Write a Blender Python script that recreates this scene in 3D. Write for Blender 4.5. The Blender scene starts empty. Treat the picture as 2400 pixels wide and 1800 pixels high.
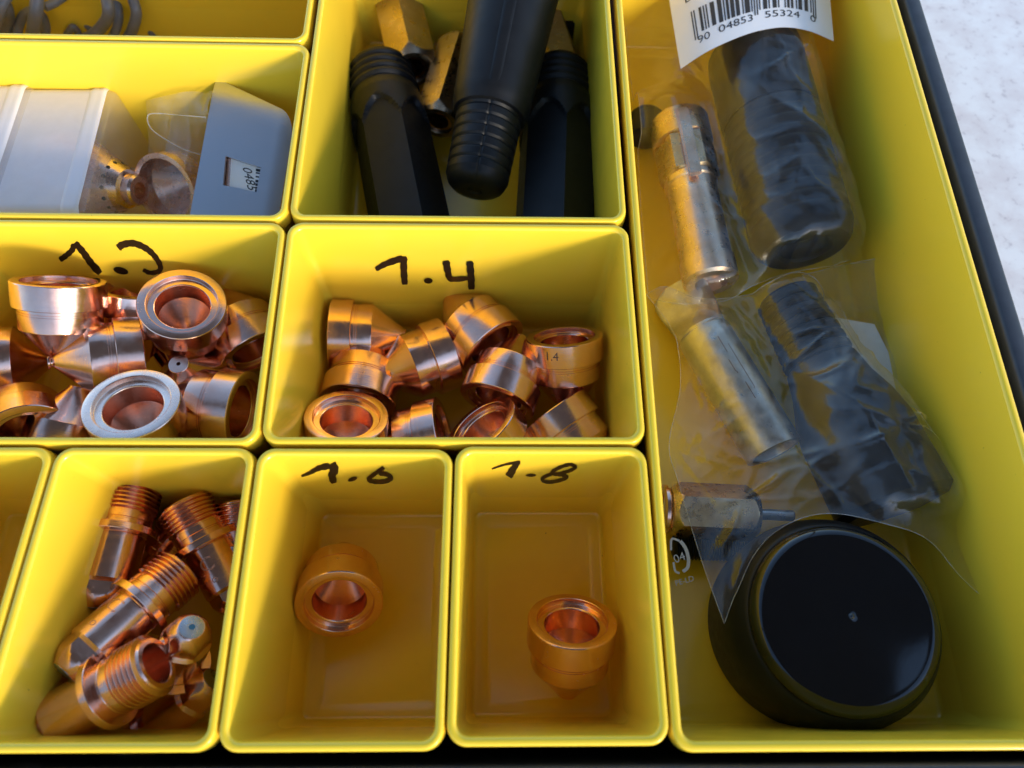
import bpy, bmesh, math, random
import numpy as np
from mathutils import Vector, Matrix, Quaternion, noise
from mathutils.bvhtree import BVHTree
random.seed(7)
S = bpy.context.scene
COL = S.collection
S.unit_settings.system = 'METRIC'
S.unit_settings.scale_length = 0.01            # one unit is a centimetre

# ------------------------------------------------------------------ camera
FPX = 1686.478                                  # focal length in pixels of the 2400 px wide photograph
def rotm(p, r, y):
    cp, sp = math.cos(p), math.sin(p)
    A = np.array([[1, 0, 0], [0, sp, -cp], [0, cp, sp]])
    def rz(a): return np.array([[math.cos(a), -math.sin(a), 0], [math.sin(a), math.cos(a), 0], [0, 0, 1]])
    return rz(y) @ A @ rz(r)
CR = rotm(1.1743490037, 0.0647923415, -0.0638234969)
CC = np.array([6.587206802, 1.443579871, 19.182836733])
cam_d = bpy.data.cameras.new('camera')
cam = bpy.data.objects.new('camera', cam_d)
COL.objects.link(cam)
cam_d.sensor_fit = 'HORIZONTAL'; cam_d.sensor_width = 36.0
cam_d.lens = 36.0 * FPX / 2400.0
cam_d.clip_start = 0.5; cam_d.clip_end = 5000
M4 = Matrix([[*CR[0], CC[0]], [*CR[1], CC[1]], [*CR[2], CC[2]], [0, 0, 0, 1]])
cam.matrix_world = M4
cam_d.dof.use_dof = True
cam_d.dof.focus_distance = 24.0
cam_d.dof.aperture_fstop = 0.115
S.camera = cam

# ------------------------------------------------------------------ light
SUN_EL, SUN_ROT = math.radians(17), math.radians(141)
w = bpy.data.worlds.new('World'); S.world = w; w.use_nodes = True
nt = w.node_tree
sky = nt.nodes.new('ShaderNodeTexSky'); sky.sky_type = 'NISHITA'; sky.sun_disc = False
sky.sun_elevation = SUN_EL; sky.sun_rotation = SUN_ROT; sky.air_density = 1.0; sky.dust_density = 0.6; sky.ozone_density = 2.0
bg = nt.nodes['Background']; bg.inputs['Strength'].default_value = 0.15
nt.links.new(sky.outputs[0], bg.inputs['Color'])
sd = bpy.data.lights.new('sun', 'SUN'); sd.energy = 1.4; sd.angle = math.radians(10); sd.color = (1.0, 0.87, 0.70)
so = bpy.data.objects.new('sun', sd); COL.objects.link(so)
sv = Vector((math.sin(SUN_ROT) * math.cos(SUN_EL), math.cos(SUN_ROT) * math.cos(SUN_EL), math.sin(SUN_EL)))
so.location = sv * 80; so.rotation_euler = sv.to_track_quat('Z', 'Y').to_euler()
S.view_settings.view_transform = 'Standard'; S.view_settings.look = 'None'
S.view_settings.exposure = 1.4; S.view_settings.gamma = 1.0
S.render.engine = 'CYCLES'
S.cycles.max_bounces = 14; S.cycles.transparent_max_bounces = 24
S.cycles.glossy_bounces = 6; S.cycles.diffuse_bounces = 6
S.cycles.use_denoising = True
S.cycles.sample_clamp_indirect = 8.0

# ------------------------------------------------------------------ measuring helpers: photo pixel (2400 x 1800) at a known height
def ray(u, v):
    return CR @ np.array([(u - 1200.0) / FPX, -(v - 900.0) / FPX, -1.0])
def at(u, v, z):
    d = ray(u, v); t = (z - CC[2]) / d[2]
    return Vector(CC + t * d)
def at_wall(u, v, y0, k):                         # plane y = y0 + k*z  (a drafted back wall)
    d = ray(u, v); t = (y0 + k * CC[2] - CC[1]) / (d[1] - k * d[2])
    return Vector(CC + t * d)
def axis(u0, v0, z0, u1, v1, tilt):
    """point at a pixel and height, direction towards a second pixel, tilted by so many degrees towards the viewer"""
    P = at(u0, v0, z0); d0 = Vector(ray(u0, v0)).normalized(); d1 = Vector(ray(u1, v1)).normalized()
    e = (d1 - d0 * d1.dot(d0)).normalized(); t = math.radians(tilt)
    return P, e * math.cos(t) - d0 * math.sin(t)

# ------------------------------------------------------------------ object helpers
def setp(o, label=None, cat=None, group=None, kind=None):
    if label: o['label'] = label
    if cat: o['category'] = cat
    if group: o['group'] = group
    if kind: o['kind'] = kind
    return o
def empty(name, loc, label, cat, group=None, q=None):
    o = bpy.data.objects.new(name, None); COL.objects.link(o); o.location = loc
    o.empty_display_size = 0.5
    if q is not None: o.rotation_mode = 'QUATERNION'; o.rotation_quaternion = q
    return setp(o, label, cat, group)
def mesh_obj(name, bm, mat, parent=None, sharp=32):
    me = bpy.data.meshes.new(name)
    if sharp is not None:
        lim = math.radians(sharp)
        for f in bm.faces: f.smooth = True
        for e in bm.edges:
            if len(e.link_faces) == 2 and e.calc_face_angle(0) > lim: e.smooth = False
    bm.to_mesh(me); bm.free()
    for m in (mat if isinstance(mat, (list, tuple)) else [mat]): me.materials.append(m)
    o = bpy.data.objects.new(name, me); COL.objects.link(o)
    if parent is not None: o.parent = parent
    return o
def part(name, me, parent):
    o = bpy.data.objects.new(name, me); COL.objects.link(o); o.parent = parent
    return o
def lathe(bm, prof, seg=64, caps=(True, True), rfun=None, mi=0):
    rings = []
    for i, (r, z) in enumerate(prof):
        rings.append([bm.verts.new(((rfun(r, z, 2 * math.pi * k / seg) if rfun else r) * math.cos(2 * math.pi * k / seg),
                                    (rfun(r, z, 2 * math.pi * k / seg) if rfun else r) * math.sin(2 * math.pi * k / seg), z)) for k in range(seg)])
    for a, b in zip(rings, rings[1:]):
        for k in range(seg):
            f = bm.faces.new((a[k], a[(k + 1) % seg], b[(k + 1) % seg], b[k])); f.material_index = mi
    if caps[0]: bm.faces.new(rings[0][::-1]).material_index = mi
    if caps[1]: bm.faces.new(rings[-1]).material_index = mi
    bmesh.ops.recalc_face_normals(bm, faces=bm.faces[:])
    return rings
def tube(bm, pts, r, seg=14, caps=True):
    pts = [Vector(p) for p in pts]
    n = len(pts); rad = r if isinstance(r, (list, tuple)) else [r] * n
    up = Vector((0, 0, 1)); rings = []
    for i, p in enumerate(pts):
        t = (pts[min(i + 1, n - 1)] - pts[max(i - 1, 0)]).normalized()
        a = t.cross(up)
        if a.length < 1e-3: a = t.cross(Vector((0, 1, 0)))
        a.normalize(); b = a.cross(t).normalized()
        rings.append([bm.verts.new(p + (a * math.cos(2 * math.pi * k / seg) + b * math.sin(2 * math.pi * k / seg)) * rad[i]) for k in range(seg)])
    for A, B in zip(rings, rings[1:]):
        for k in range(seg): bm.faces.new((A[k], A[(k + 1) % seg], B[(k + 1) % seg], B[k]))
    if caps: bm.faces.new(rings[0]); bm.faces.new(rings[-1][::-1])
    bmesh.ops.recalc_face_normals(bm, faces=bm.faces[:])
def spline(pts, n):
    pts = [Vector(p) for p in pts]; P = [pts[0] * 2 - pts[1]] + pts + [pts[-1] * 2 - pts[-2]]; out = []
    for i in range(len(pts) - 1):
        p0, p1, p2, p3 = P[i:i + 4]
        for k in range(n):
            t = k / n
            out.append(0.5 * ((2 * p1) + (p2 - p0) * t + (2 * p0 - 5 * p1 + 4 * p2 - p3) * t * t + (3 * p1 - p0 - 3 * p2 + p3) * t ** 3))
    return out + [pts[-1]]
def quat(n, roll=0.0):
    return n.to_track_quat('Z', 'Y') @ Quaternion((0, 0, 1), roll)

# ------------------------------------------------------------------ materials
def mat(name):
    m = bpy.data.materials.new(name); m.use_nodes = True
    t = m.node_tree; return m, t, t.nodes['Principled BSDF'], t.nodes, t.links
def noise_node(t, scale, detail=4, rough=0.55, coord='Object', vec=None):
    tc = t.nodes.new('ShaderNodeTexCoord'); n = t.nodes.new('ShaderNodeTexNoise')
    n.inputs['Scale'].default_value = scale; n.inputs['Detail'].default_value = detail; n.inputs['Roughness'].default_value = rough
    t.links.new(vec if vec is not None else tc.outputs[coord], n.inputs['Vector']); return n
def ramp(t, src, a, b, ca, cb):
    r = t.nodes.new('ShaderNodeValToRGB'); r.color_ramp.elements[0].position = a; r.color_ramp.elements[1].position = b
    r.color_ramp.elements[0].color = (*ca, 1); r.color_ramp.elements[1].color = (*cb, 1)
    t.links.new(src, r.inputs[0]); return r
def bump(t, src, bsdf, strength, dist=0.02):
    b = t.nodes.new('ShaderNodeBump'); b.inputs['Strength'].default_value = strength; b.inputs['Distance'].default_value = dist
    t.links.new(src, b.inputs['Height']); t.links.new(b.outputs[0], bsdf.inputs['Normal']); return b

def mk_plastic(name, col, rough, var=0.06, bscale=18, bst=0.05, spec=0.5, sss=0.0, rs=3.0):
    m, t, b, N, L = mat(name)
    n = noise_node(t, 1.3, 5)
    c0 = tuple(max(0, c * (1 - var)) for c in col)
    L.new(ramp(t, n.outputs[0], 0.35, 0.65, c0, col).outputs[0], b.inputs['Base Color'])
    n2 = noise_node(t, rs, 6 if rs > 2 else 2, 0.65 if rs > 2 else 0.4)
    L.new(ramp(t, n2.outputs[0], 0.3, 0.75, (rough * 0.85,) * 3, (rough * 1.15,) * 3).outputs[0], b.inputs['Roughness'])
    b.inputs['Specular IOR Level'].default_value = spec
    if sss:
        b.inputs['Subsurface Weight'].default_value = sss; b.inputs['Subsurface Radius'].default_value = (0.5, 0.3, 0.02); b.inputs['Subsurface Scale'].default_value = 0.5
    n3 = noise_node(t, bscale, 3, 0.6)
    bump(t, n3.outputs[0], b, bst, 0.02)
    return m
YEL = mk_plastic('yellow_plastic', (0.88, 0.605, 0.04), 0.21, 0.0, 0.8, 0.004, 0.5, 0.0, 1.0)
_t = YEL.node_tree; _b = _t.nodes['Principled BSDF']
_n = noise_node(_t, 5.5, 3, 0.6); _r = ramp(_t, _n.outputs[0], 0.745, 0.775, (0.88, 0.605, 0.04), (0.20, 0.13, 0.03)); _t.links.new(_r.outputs[0], _b.inputs['Base Color'])
BLK = mk_plastic('black_rubber', (0.008, 0.0085, 0.010), 0.45, 0.3, 60, 0.12, 0.27)
CASE = mk_plastic('black_case_plastic', (0.034, 0.039, 0.052), 0.5, 0.2, 45, 0.12, 0.5)
GLOSS = mk_plastic('black_gloss_plastic', (0.003, 0.003, 0.004), 0.07, 0.2, 6, 0.015, 0.65)
GREY = mk_plastic('grey_pvc', (0.19, 0.19, 0.21), 0.38, 0.2, 40, 0.1, 0.5)
INK = mk_plastic('marker_ink', (0.012, 0.008, 0.004), 0.35, 0.4, 30, 0.1, 0.5)

def mk_metal(name, col, dark, rough, lines=26.0, lst=0.10, stain=0.5, rvar=0.35):
    m, t, b, N, L = mat(name)
    b.inputs['Metallic'].default_value = 1.0
    tc = N.new('ShaderNodeTexCoord'); oi = N.new('ShaderNodeObjectInfo')
    off = N.new('ShaderNodeVectorMath'); off.operation = 'SCALE'; off.inputs[0].default_value = (13.7, 7.1, 21.3)
    L.new(oi.outputs['Random'], off.inputs['Scale'])
    add = N.new('ShaderNodeVectorMath'); add.operation = 'ADD'; L.new(tc.outputs['Object'], add.inputs[0]); L.new(off.outputs[0], add.inputs[1])
    n = noise_node(t, 1.1, 6, 0.62, vec=add.outputs[0])
    cr = ramp(t, n.outputs[0], 0.40, 0.40 + stain * 0.5, dark, col)
    hs = N.new('ShaderNodeHueSaturation'); L.new(cr.outputs[0], hs.inputs['Color'])
    for sock, lo_, hi_ in (('Value', 0.88, 1.03), ('Saturation', 1.06, 0.92)):
        mr = N.new('ShaderNodeMapRange'); mr.inputs['To Min'].default_value = lo_; mr.inputs['To Max'].default_value = hi_
        L.new(oi.outputs['Random'], mr.inputs['Value']); L.new(mr.outputs[0], hs.inputs[sock])
    L.new(hs.outputs[0], b.inputs['Base Color'])
    n2 = noise_node(t, 2.6, 5, 0.7, vec=add.outputs[0])
    L.new(ramp(t, n2.outputs[0], 0.3, 0.72, (rough * (1 - rvar),) * 3, (rough * (1 + rvar * 1.6),) * 3).outputs[0], b.inputs['Roughness'])
    # turning marks: noise over (radius, height) only, so the lines run round the lathe axis
    sep = N.new('ShaderNodeSeparateXYZ'); L.new(tc.outputs['Object'], sep.inputs[0])
    sx = N.new('ShaderNodeMath'); sx.operation = 'MULTIPLY'; L.new(sep.outputs[0], sx.inputs[0]); L.new(sep.outputs[0], sx.inputs[1])
    sy = N.new('ShaderNodeMath'); sy.operation = 'MULTIPLY'; L.new(sep.outputs[1], sy.inputs[0]); L.new(sep.outputs[1], sy.inputs[1])
    sm = N.new('ShaderNodeMath'); L.new(sx.outputs[0], sm.inputs[0]); L.new(sy.outputs[0], sm.inputs[1])
    sq = N.new('ShaderNodeMath'); sq.operation = 'SQRT'; L.new(sm.outputs[0], sq.inputs[0])
    cx = N.new('ShaderNodeCombineXYZ'); L.new(sq.outputs[0], cx.inputs[0]); L.new(sep.outputs[2], cx.inputs[2]); L.new(oi.outputs['Random'], cx.inputs[1])
    n3 = noise_node(t, lines, 3, 0.7, vec=cx.outputs[0])
    n4 = noise_node(t, 30, 4, 0.7, vec=add.outputs[0])
    mx = N.new('ShaderNodeMath'); mx.operation = 'MULTIPLY_ADD'; mx.inputs[1].default_value = 0.25
    L.new(n4.outputs[0], mx.inputs[0]); L.new(n3.outputs[0], mx.inputs[2])
    bump(t, mx.outputs[0], b, lst, 0.02)
    return m
COPPER = mk_metal('copper', (0.955, 0.62, 0.49), (0.90, 0.52, 0.39), 0.185)
COPPER_PALE = mk_metal('copper_pale', (0.95, 0.72, 0.60), (0.86, 0.58, 0.46), 0.24)
PINM = mk_metal('pale_brass', (0.92, 0.68, 0.47), (0.72, 0.52, 0.36), 0.3, 10, 0.05)
BRASSW = mk_metal('warm_brass', (0.80, 0.58, 0.30), (0.60, 0.40, 0.20), 0.28, 10, 0.04)
BRASS = mk_metal('brass', (0.50, 0.40, 0.28), (0.40, 0.30, 0.19), 0.30, 10, 0.03, 0.9)
TIN = mk_metal('tinned_copper', (0.70, 0.66, 0.57), (0.52, 0.47, 0.38), 0.38, 8, 0.05)
STEEL = mk_metal('brushed_steel', (0.58, 0.60, 0.62), (0.45, 0.46, 0.48), 0.28, 8, 0.03)
mm, tt, bb, NN, LL = mat('plate_steel'); bb.inputs['Metallic'].default_value = 1.0; bb.inputs['Base Color'].default_value = (0.56, 0.57, 0.60, 1)
_tc = NN.new('ShaderNodeTexCoord'); _mp = NN.new('ShaderNodeMapping'); _mp.inputs['Scale'].default_value = (0.6, 14, 0.6); LL.new(_tc.outputs['Object'], _mp.inputs[0])
_n = noise_node(tt, 3, 4, 0.6, vec=_mp.outputs[0]); LL.new(ramp(tt, _n.outputs[0], 0.3, 0.7, (0.30,) * 3, (0.42,) * 3).outputs[0], bb.inputs['Roughness']); bump(tt, _n.outputs[0], bb, 0.04, 0.01)
PLATE = mm
HAFN = mk_metal('tip_insert', (0.55, 0.58, 0.62), (0.40, 0.42, 0.45), 0.3, 40, 0.2)
mm, tt, bb, NN, LL = mat('blue_dot'); bb.inputs['Base Color'].default_value = (0.05, 0.22, 0.45, 1); bb.inputs['Roughness'].default_value = 0.4; BLUE = mm
mm, tt, bb, NN, LL = mat('etched_mark'); bb.inputs['Metallic'].default_value = 0.6; bb.inputs['Base Color'].default_value = (0.22, 0.12, 0.08, 1); bb.inputs['Roughness'].default_value = 0.55; ETCH = mm
mm, tt, bb, NN, LL = mat('etched_pale'); bb.inputs['Metallic'].default_value = 0.8; bb.inputs['Base Color'].default_value = (0.62, 0.36, 0.28, 1); bb.inputs['Roughness'].default_value = 0.5; ETCHP = mm
mm, tt, bb, NN, LL = mat('paper'); bb.inputs['Base Color'].default_value = (0.80, 0.80, 0.81, 1); bb.inputs['Roughness'].default_value = 0.55
bump(tt, noise_node(tt, 3, 4).outputs[0], bb, 0.05, 0.05); PAPER = mm
mm, tt, bb, NN, LL = mat('print_black'); bb.inputs['Base Color'].default_value = (0.02, 0.02, 0.024, 1); bb.inputs['Roughness'].default_value = 0.5; PRINT = mm
mm, tt, bb, NN, LL = mat('print_white'); bb.inputs['Base Color'].default_value = (0.38, 0.38, 0.36, 1); bb.inputs['Roughness'].default_value = 0.5; PRINTW = mm

def mk_film(name, haze, gl=0.06, tint=(0.96, 0.955, 0.93), lo=0.4, hi=1.9, dcol=(0.88, 0.88, 0.88), tlf=0.3):
    m, t, b, N, L = mat(name); N.remove(b)
    out = N['Material Output']
    tr = N.new('ShaderNodeBsdfTransparent'); tr.inputs[0].default_value = (*tint, 1)
    gs = N.new('ShaderNodeBsdfGlossy'); gs.inputs['Roughness'].default_value = gl; gs.inputs[0].default_value = (1, 1, 1, 1)
    df = N.new('ShaderNodeBsdfDiffuse'); df.inputs[0].default_value = (*dcol, 1)
    tl = N.new('ShaderNodeBsdfTranslucent'); tl.inputs[0].default_value = (*dcol, 1)
    dm = N.new('ShaderNodeMixShader'); dm.inputs[0].default_value = tlf; L.new(df.outputs[0], dm.inputs[1]); L.new(tl.outputs[0], dm.inputs[2])
    fr = N.new('ShaderNodeLayerWeight'); fr.inputs['Blend'].default_value = 0.5
    pw = N.new('ShaderNodeMath'); pw.operation = 'POWER'; pw.inputs[1].default_value = 4.0; L.new(fr.outputs['Facing'], pw.inputs[0])
    mu = N.new('ShaderNodeMath'); mu.operation = 'MULTIPLY_ADD'; mu.inputs[1].default_value = 0.6; mu.inputs[2].default_value = 0.05; mu.use_clamp = True
    L.new(pw.outputs[0], mu.inputs[0])
    n = noise_node(t, 1.0, 6, 0.65)
    hz = ramp(t, n.outputs[0], 0.35, 0.75, (haze * lo,) * 3, (min(1, haze * hi),) * 3)
    m1 = N.new('ShaderNodeMixShader'); L.new(hz.outputs[0], m1.inputs[0]); L.new(tr.outputs[0], m1.inputs[1]); L.new(dm.outputs[0], m1.inputs[2])
    m2 = N.new('ShaderNodeMixShader'); L.new(mu.outputs[0], m2.inputs[0]); L.new(m1.outputs[0], m2.inputs[1]); L.new(gs.outputs[0], m2.inputs[2])
    n3 = noise_node(t, 7.0, 5, 0.6)
    bp = N.new('ShaderNodeBump'); bp.inputs['Strength'].default_value = 0.25; bp.inputs['Distance'].default_value = 0.03
    L.new(n3.outputs[0], bp.inputs['Height']); L.new(bp.outputs[0], gs.inputs['Normal'])
    L.new(m2.outputs[0], out.inputs['Surface'])
    return m
FILM = mk_film('clear_film', 0.04, 0.045)
FILM2 = mk_film('clear_film_soft', 0.10, 0.12)
SEAM = mk_film('film_edge', 0.3, 0.15)
BOXP = mk_film('frosted_box', 0.80, 0.55, (0.97, 0.92, 0.92), 0.95, 1.05, (0.98, 0.95, 0.98), 0.15)
LIDP = mk_film('frosted_lid', 0.20, 0.18, (0.93, 0.92, 0.92), 0.8, 1.2)
RIBP = mk_film('frosted_lid_rim', 0.88, 0.5, (0.9, 0.9, 0.95), 0.98, 1.02, (0.93, 0.92, 0.97), 0.12)

def mk_table():
    m, t, b, N, L = mat('speckled_white_table')
    n = noise_node(t, 0.55, 6, 0.62); n2 = noise_node(t, 2.2, 5, 0.6)
    r1 = ramp(t, n.outputs[0], 0.36, 0.62, (0.76, 0.71, 0.70), (0.88, 0.87, 0.86))
    r2 = ramp(t, n2.outputs[0], 0.28, 0.42, (0.62, 0.60, 0.62), (1, 1, 1))
    mxn = N.new('ShaderNodeMixRGB'); mxn.blend_type = 'MULTIPLY'; mxn.inputs[0].default_value = 0.7
    L.new(r1.outputs[0], mxn.inputs[1]); L.new(r2.outputs[0], mxn.inputs[2]); L.new(mxn.outputs[0], b.inputs['Base Color'])
    b.inputs['Roughness'].default_value = 0.5
    bump(t, n2.outputs[0], b, 0.2, 0.05)
    return m
TABLE = mk_table()

# ------------------------------------------------------------------ setting: table, case
ZF = -6.5                                        # inner floor of the bins (rims at z = 0)
ZT = -7.3
bm = bmesh.new(); bmesh.ops.create_grid(bm, x_segments=4, y_segments=4, size=400)
for v in bm.verts: v.co.z = ZT
tb = mesh_obj('table', bm, TABLE); setp(tb, kind='structure')

SHADE_ROOFM = mk_plastic('dark_shade_roof', (0.10, 0.10, 0.10), 0.8, 0.2, 3, 0.2, 0.2)  # dark roof on posts, added out of view to block light from overhead
bm = bmesh.new(); bmesh.ops.create_cube(bm, size=1.0)
for v in bm.verts:
    p, q_ = (-80, 96)[v.co.x > 0], (-90, 135)[v.co.y > 0]  # added roof's edges sized for the dark reflection in the black cap
    v.co = Vector(((p + q_) * 0.7071, (q_ - p) * 0.7071, 172 + v.co.z * 8))
for p in (-76, 92):
    for q_ in (-86, 131):
        c_ = Vector(((p + q_) * 0.7071, (q_ - p) * 0.7071, 0)); tube(bm, [c_ + Vector((0, 0, -7.3)), c_ + Vector((0, 0, 169))], 2.2, 12)
rf_ = mesh_obj('added_shade_roof', bm, SHADE_ROOFM, None, 30); setp(rf_, kind='structure')

def rquad(quad, inset, z, rad, seg=7):
    """rounded ring inset from a counter-clockwise quad of 2D corners"""
    q = [Vector(p) for p in quad]; n = 4; L = []
    for i in range(n):
        d = (q[(i + 1) % n] - q[i]).normalized(); L.append((q[i] + Vector((-d.y, d.x)) * inset, d))
    out = []
    for i in range(n):
        (p0, d0), (p1, d1) = L[i - 1], L[i]
        cr = d0.x * d1.y - d0.y * d1.x
        t = ((p1.x - p0.x) * d1.y - (p1.y - p0.y) * d1.x) / cr
        c = p0 + d0 * t
        cen = c + Vector((-d0.y, d0.x)) * rad + Vector((-d1.y, d1.x)) * rad
        a0 = math.atan2(-d0.x, d0.y); a1 = math.atan2(-d1.x, d1.y)
        while a1 < a0: a1 += 2 * math.pi
        a0n = math.atan2(-d0.x, d0.y)
        for k in range(seg + 1):
            a = a0n + (a1 - a0n) * k / seg
            out.append((cen.x + math.cos(a) * rad, cen.y + math.sin(a) * rad, z))
    return out
def loft(bm, rings, cap0=True, cap1=True):
    R = [[bm.verts.new(p) for p in r] for r in rings]; n = len(R[0])
    for a, b in zip(R, R[1:]):
        for k in range(n): bm.faces.new((a[k], a[(k + 1) % n], b[(k + 1) % n], b[k]))
    if cap0: bm.faces.new(R[0][::-1])
    if cap1: bm.faces.new(R[-1])
def rect(x0, y0, x1, y1): return [(x0, y0), (x1, y0), (x1, y1), (x0, y1)]

cs = empty('organizer_case', (2, 15, ZT), 'black plastic organizer case holding the yellow bins on the white table', 'case')
co = rect(-20.0, -0.98, 22.74, 38.5)
def inv(o):                                       # keep world placement when parented to an un-rotated empty
    o.matrix_parent_inverse = Matrix.Translation(-o.parent.location); return o
bm = bmesh.new()
loft(bm, [rquad(co, 0.35, ZT + 0.01, 1.2), rquad(co, 0.1, ZT + 0.4, 1.3), rquad(co, 0.05, -1.2, 1.3), rquad(co, 0.0, -0.9, 1.3), rquad(co, 0.0, -0.16, 1.3), rquad(co, 0.05, -0.06, 1.25),
          rquad(co, 0.13, -0.02, 1.2), rquad(co, 0.50, -0.02, 0.9), rquad(co, 0.58, -0.07, 0.85), rquad(co, 0.62, -0.16, 0.8), rquad(co, 0.66, -6.7, 0.8), rquad(co, 1.0, -6.95, 0.5)], True, True)
bmesh.ops.recalc_face_normals(bm, faces=bm.faces[:])
inv(mesh_obj('case_shell', bm, CASE, cs, 40))

# ------------------------------------------------------------------ yellow bins
def bin_(quad, label, dz=0.0, thick=0.25):
    c = Vector((sum(p[0] for p in quad) / 4, sum(p[1] for p in quad) / 4, ZF - 0.25))
    e = empty('storage_bin', c, label, 'bin', 'yellow storage bins set in the case')
    bm = bmesh.new()
    loft(bm, [rquad(quad, 0.50, ZF - 0.22 + dz, 0.3), rquad(quad, 0.42, ZF - 0.10 + dz, 0.35), rquad(quad, 0.12, -0.62 + dz, 0.45)], True, False)
    loft(bm, [rquad(quad, thick - 0.01, -0.09 + dz, 0.33), rquad(quad, thick + 0.005, -0.4 + dz, 0.33), rquad(quad, thick + 0.10, ZF + 0.34 + dz, 0.28), rquad(quad, thick + 0.13, ZF + 0.15 + dz, 0.26), rquad(quad, thick + 0.22, ZF + 0.04 + dz, 0.22),
              rquad(quad, thick + 0.34, ZF + 0.01 + dz, 0.2), rquad(quad, thick + 0.62, ZF + dz, 0.2), rquad(quad, thick + 0.66, ZF - 0.035 + dz, 0.2)], False, True)
    inv(mesh_obj('basin', bm, YEL, e, 50))
    bm = bmesh.new()
    loft(bm, [rquad(quad, 0.12, -0.62 + dz, 0.45), rquad(quad, 0.02, -0.60 + dz, 0.5), rquad(quad, 0.0, -0.55 + dz, 0.5), rquad(quad, 0.0, -0.30 + dz, 0.5), rquad(quad, 0.022, -0.10 + dz, 0.49), rquad(quad, 0.038, -0.03 + dz, 0.48), rquad(quad, 0.065, 0.0 + dz, 0.47),
              rquad(quad, thick - 0.10, 0.0 + dz, 0.38), rquad(quad, thick - 0.045, -0.015 + dz, 0.35), rquad(quad, thick - 0.01, -0.09 + dz, 0.33)], False, False)
    inv(mesh_obj('rim', bm, YEL, e, 60))
    return e
g = 0.02
BIN_A = bin_(rect(-16.4, 22.63, -0.16, 30.15), 'long yellow bin at the back left holding grey wire loops')
BIN_B = bin_(rect(-16.4, 15.01, -0.03, 22.60), 'yellow bin holding the frosted boxes and the steel plate', -0.01)
BIN_C = bin_([(0.01, 15.05), (10.84, 15.08), (10.86, 30.2), (-0.02, 30.2)], 'deep yellow bin at the back holding black plugs and brass nuts')
BIN_3 = bin_([(-10.95, 7.57), (0.06, 7.57), (0.0, 14.98), (-10.9, 14.98)], 'yellow bin with 1.3 written inside, heaped with copper nozzles')
BIN_4 = bin_([(0.09, 7.60), (10.89, 7.64), (10.86, 15.04), (0.02, 15.0)], 'yellow bin with 1.4 written inside, holding ten copper nozzles')
BIN_H = bin_([(-11.2, 0.0), (-5.73, 0.0), (-5.46, 7.52), (-10.95, 7.52)], 'mostly hidden yellow bin at the lower left edge')
BIN_E = bin_([(-5.70, -0.01), (0.02, -0.03), (0.02, 7.54), (-5.43, 7.55)], 'yellow bin at the front holding threaded copper electrodes')
BIN_6 = bin_([(0.04, -0.04), (5.45, -0.04), (5.47, 7.52), (0.05, 7.53)], 'small yellow bin with 1.6 written inside and one tipped nozzle')
BIN_8 = bin_([(5.47, 0.05), (10.90, 0.05), (10.87, 7.61), (5.49, 7.61)], 'small yellow bin with 1.8 written inside and one upright nozzle')
BIN_G = bin_([(10.92, -0.1), (21.82, -0.1), (21.80, 30.2), (11.06, 30.2)], 'large yellow bin along the right edge holding bags and a black cap', 0.0, 0.27)

# hand-written numbers: thin ink strokes on the inner back walls
def ink(e, ytop, zoom, strokes, dots, thick=0.25):
    ox, oy, sc = zoom; k = (0.105) / (-(ZF + 0.34) - 0.4); y0 = ytop - thick - 0.005 + k * 0.4 - 0.012
    bm = bmesh.new()
    for pts, wd in strokes:
        P = spline([(p[0], p[1], 0) for p in pts], 5); n = len(P); prev = None
        wl = wd if isinstance(wd, (list, tuple)) else (wd, wd)
        for i, p in enumerate(P):
            t = (P[min(i + 1, n - 1)] - P[max(i - 1, 0)]).normalized(); nn = Vector((-t.y, t.x, 0))
            f = i / (n - 1); ww = (wl[0] + (wl[1] - wl[0]) * f) * 0.60 * (1 + 0.10 * math.sin(i * 2.1)) * (0.72 if i in (0, n - 1) else 1)
            a, b = p + nn * ww, p - nn * ww
            pr = [bm.verts.new(at_wall(ox + q.x / sc, oy + q.y / sc, y0, k)) for q in (a, b)]
            if prev: bm.faces.new((prev[0], pr[0], pr[1], prev[1]))
            prev = pr
        y0 -= 0.0012
    for cx, cy, rx, ry, an in dots:
        vs = []
        for i in range(18):
            a = 2 * math.pi * i / 18; dx, dy = rx * math.cos(a), ry * math.sin(a)
            vs.append(bm.verts.new(at_wall(ox + (cx + dx * math.cos(an) - dy * math.sin(an)) / sc, oy + (cy + dx * math.sin(an) + dy * math.cos(an)) / sc, y0, k)))
        bm.faces.new(vs)
    o = inv(mesh_obj('marker_writing', bm, INK, e, None))
Z4 = (600, 520, 2.458); Z3 = (0, 520, 3.073); Z6 = (400, 960, 3.687); Z8 = (960, 960, 3.16); Z7 = (0, 1020, 2.1275)
Z2 = (700, 0, 2.765); ZB = (0, 0, 2.765); ZA = (0, 0, 5.53); ZG = (1400, 0, 2.212); ZH = (1450, 600, 2.328); ZK = (1500, 1100, 2.37)
ink(BIN_4, 15.0, Z4, [([(690, 275), (750, 242), (845, 210)], (22, 34)), ([(852, 200), (852, 280), (858, 362)], (34, 30)),
                      ([(1095, 225), (1107, 290), (1125, 330), (1225, 325)], (36, 22)), ([(1232, 228), (1238, 300), (1242, 390)], 34)], [(993, 340, 25, 16, 0)])
ink(BIN_3, 14.98, Z3, [([(430, 275), (480, 240), (522, 200), (532, 158)], 34), ([(540, 150), (600, 220), (650, 290), (722, 372)], (38, 44)),
                       ([(850, 190), (885, 165), (960, 155), (1040, 185), (1100, 232), (1148, 300), (1150, 350), (1085, 368), (1030, 345)], (46, 24))], [(870, 352, 55, 25, 0.25)])
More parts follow.
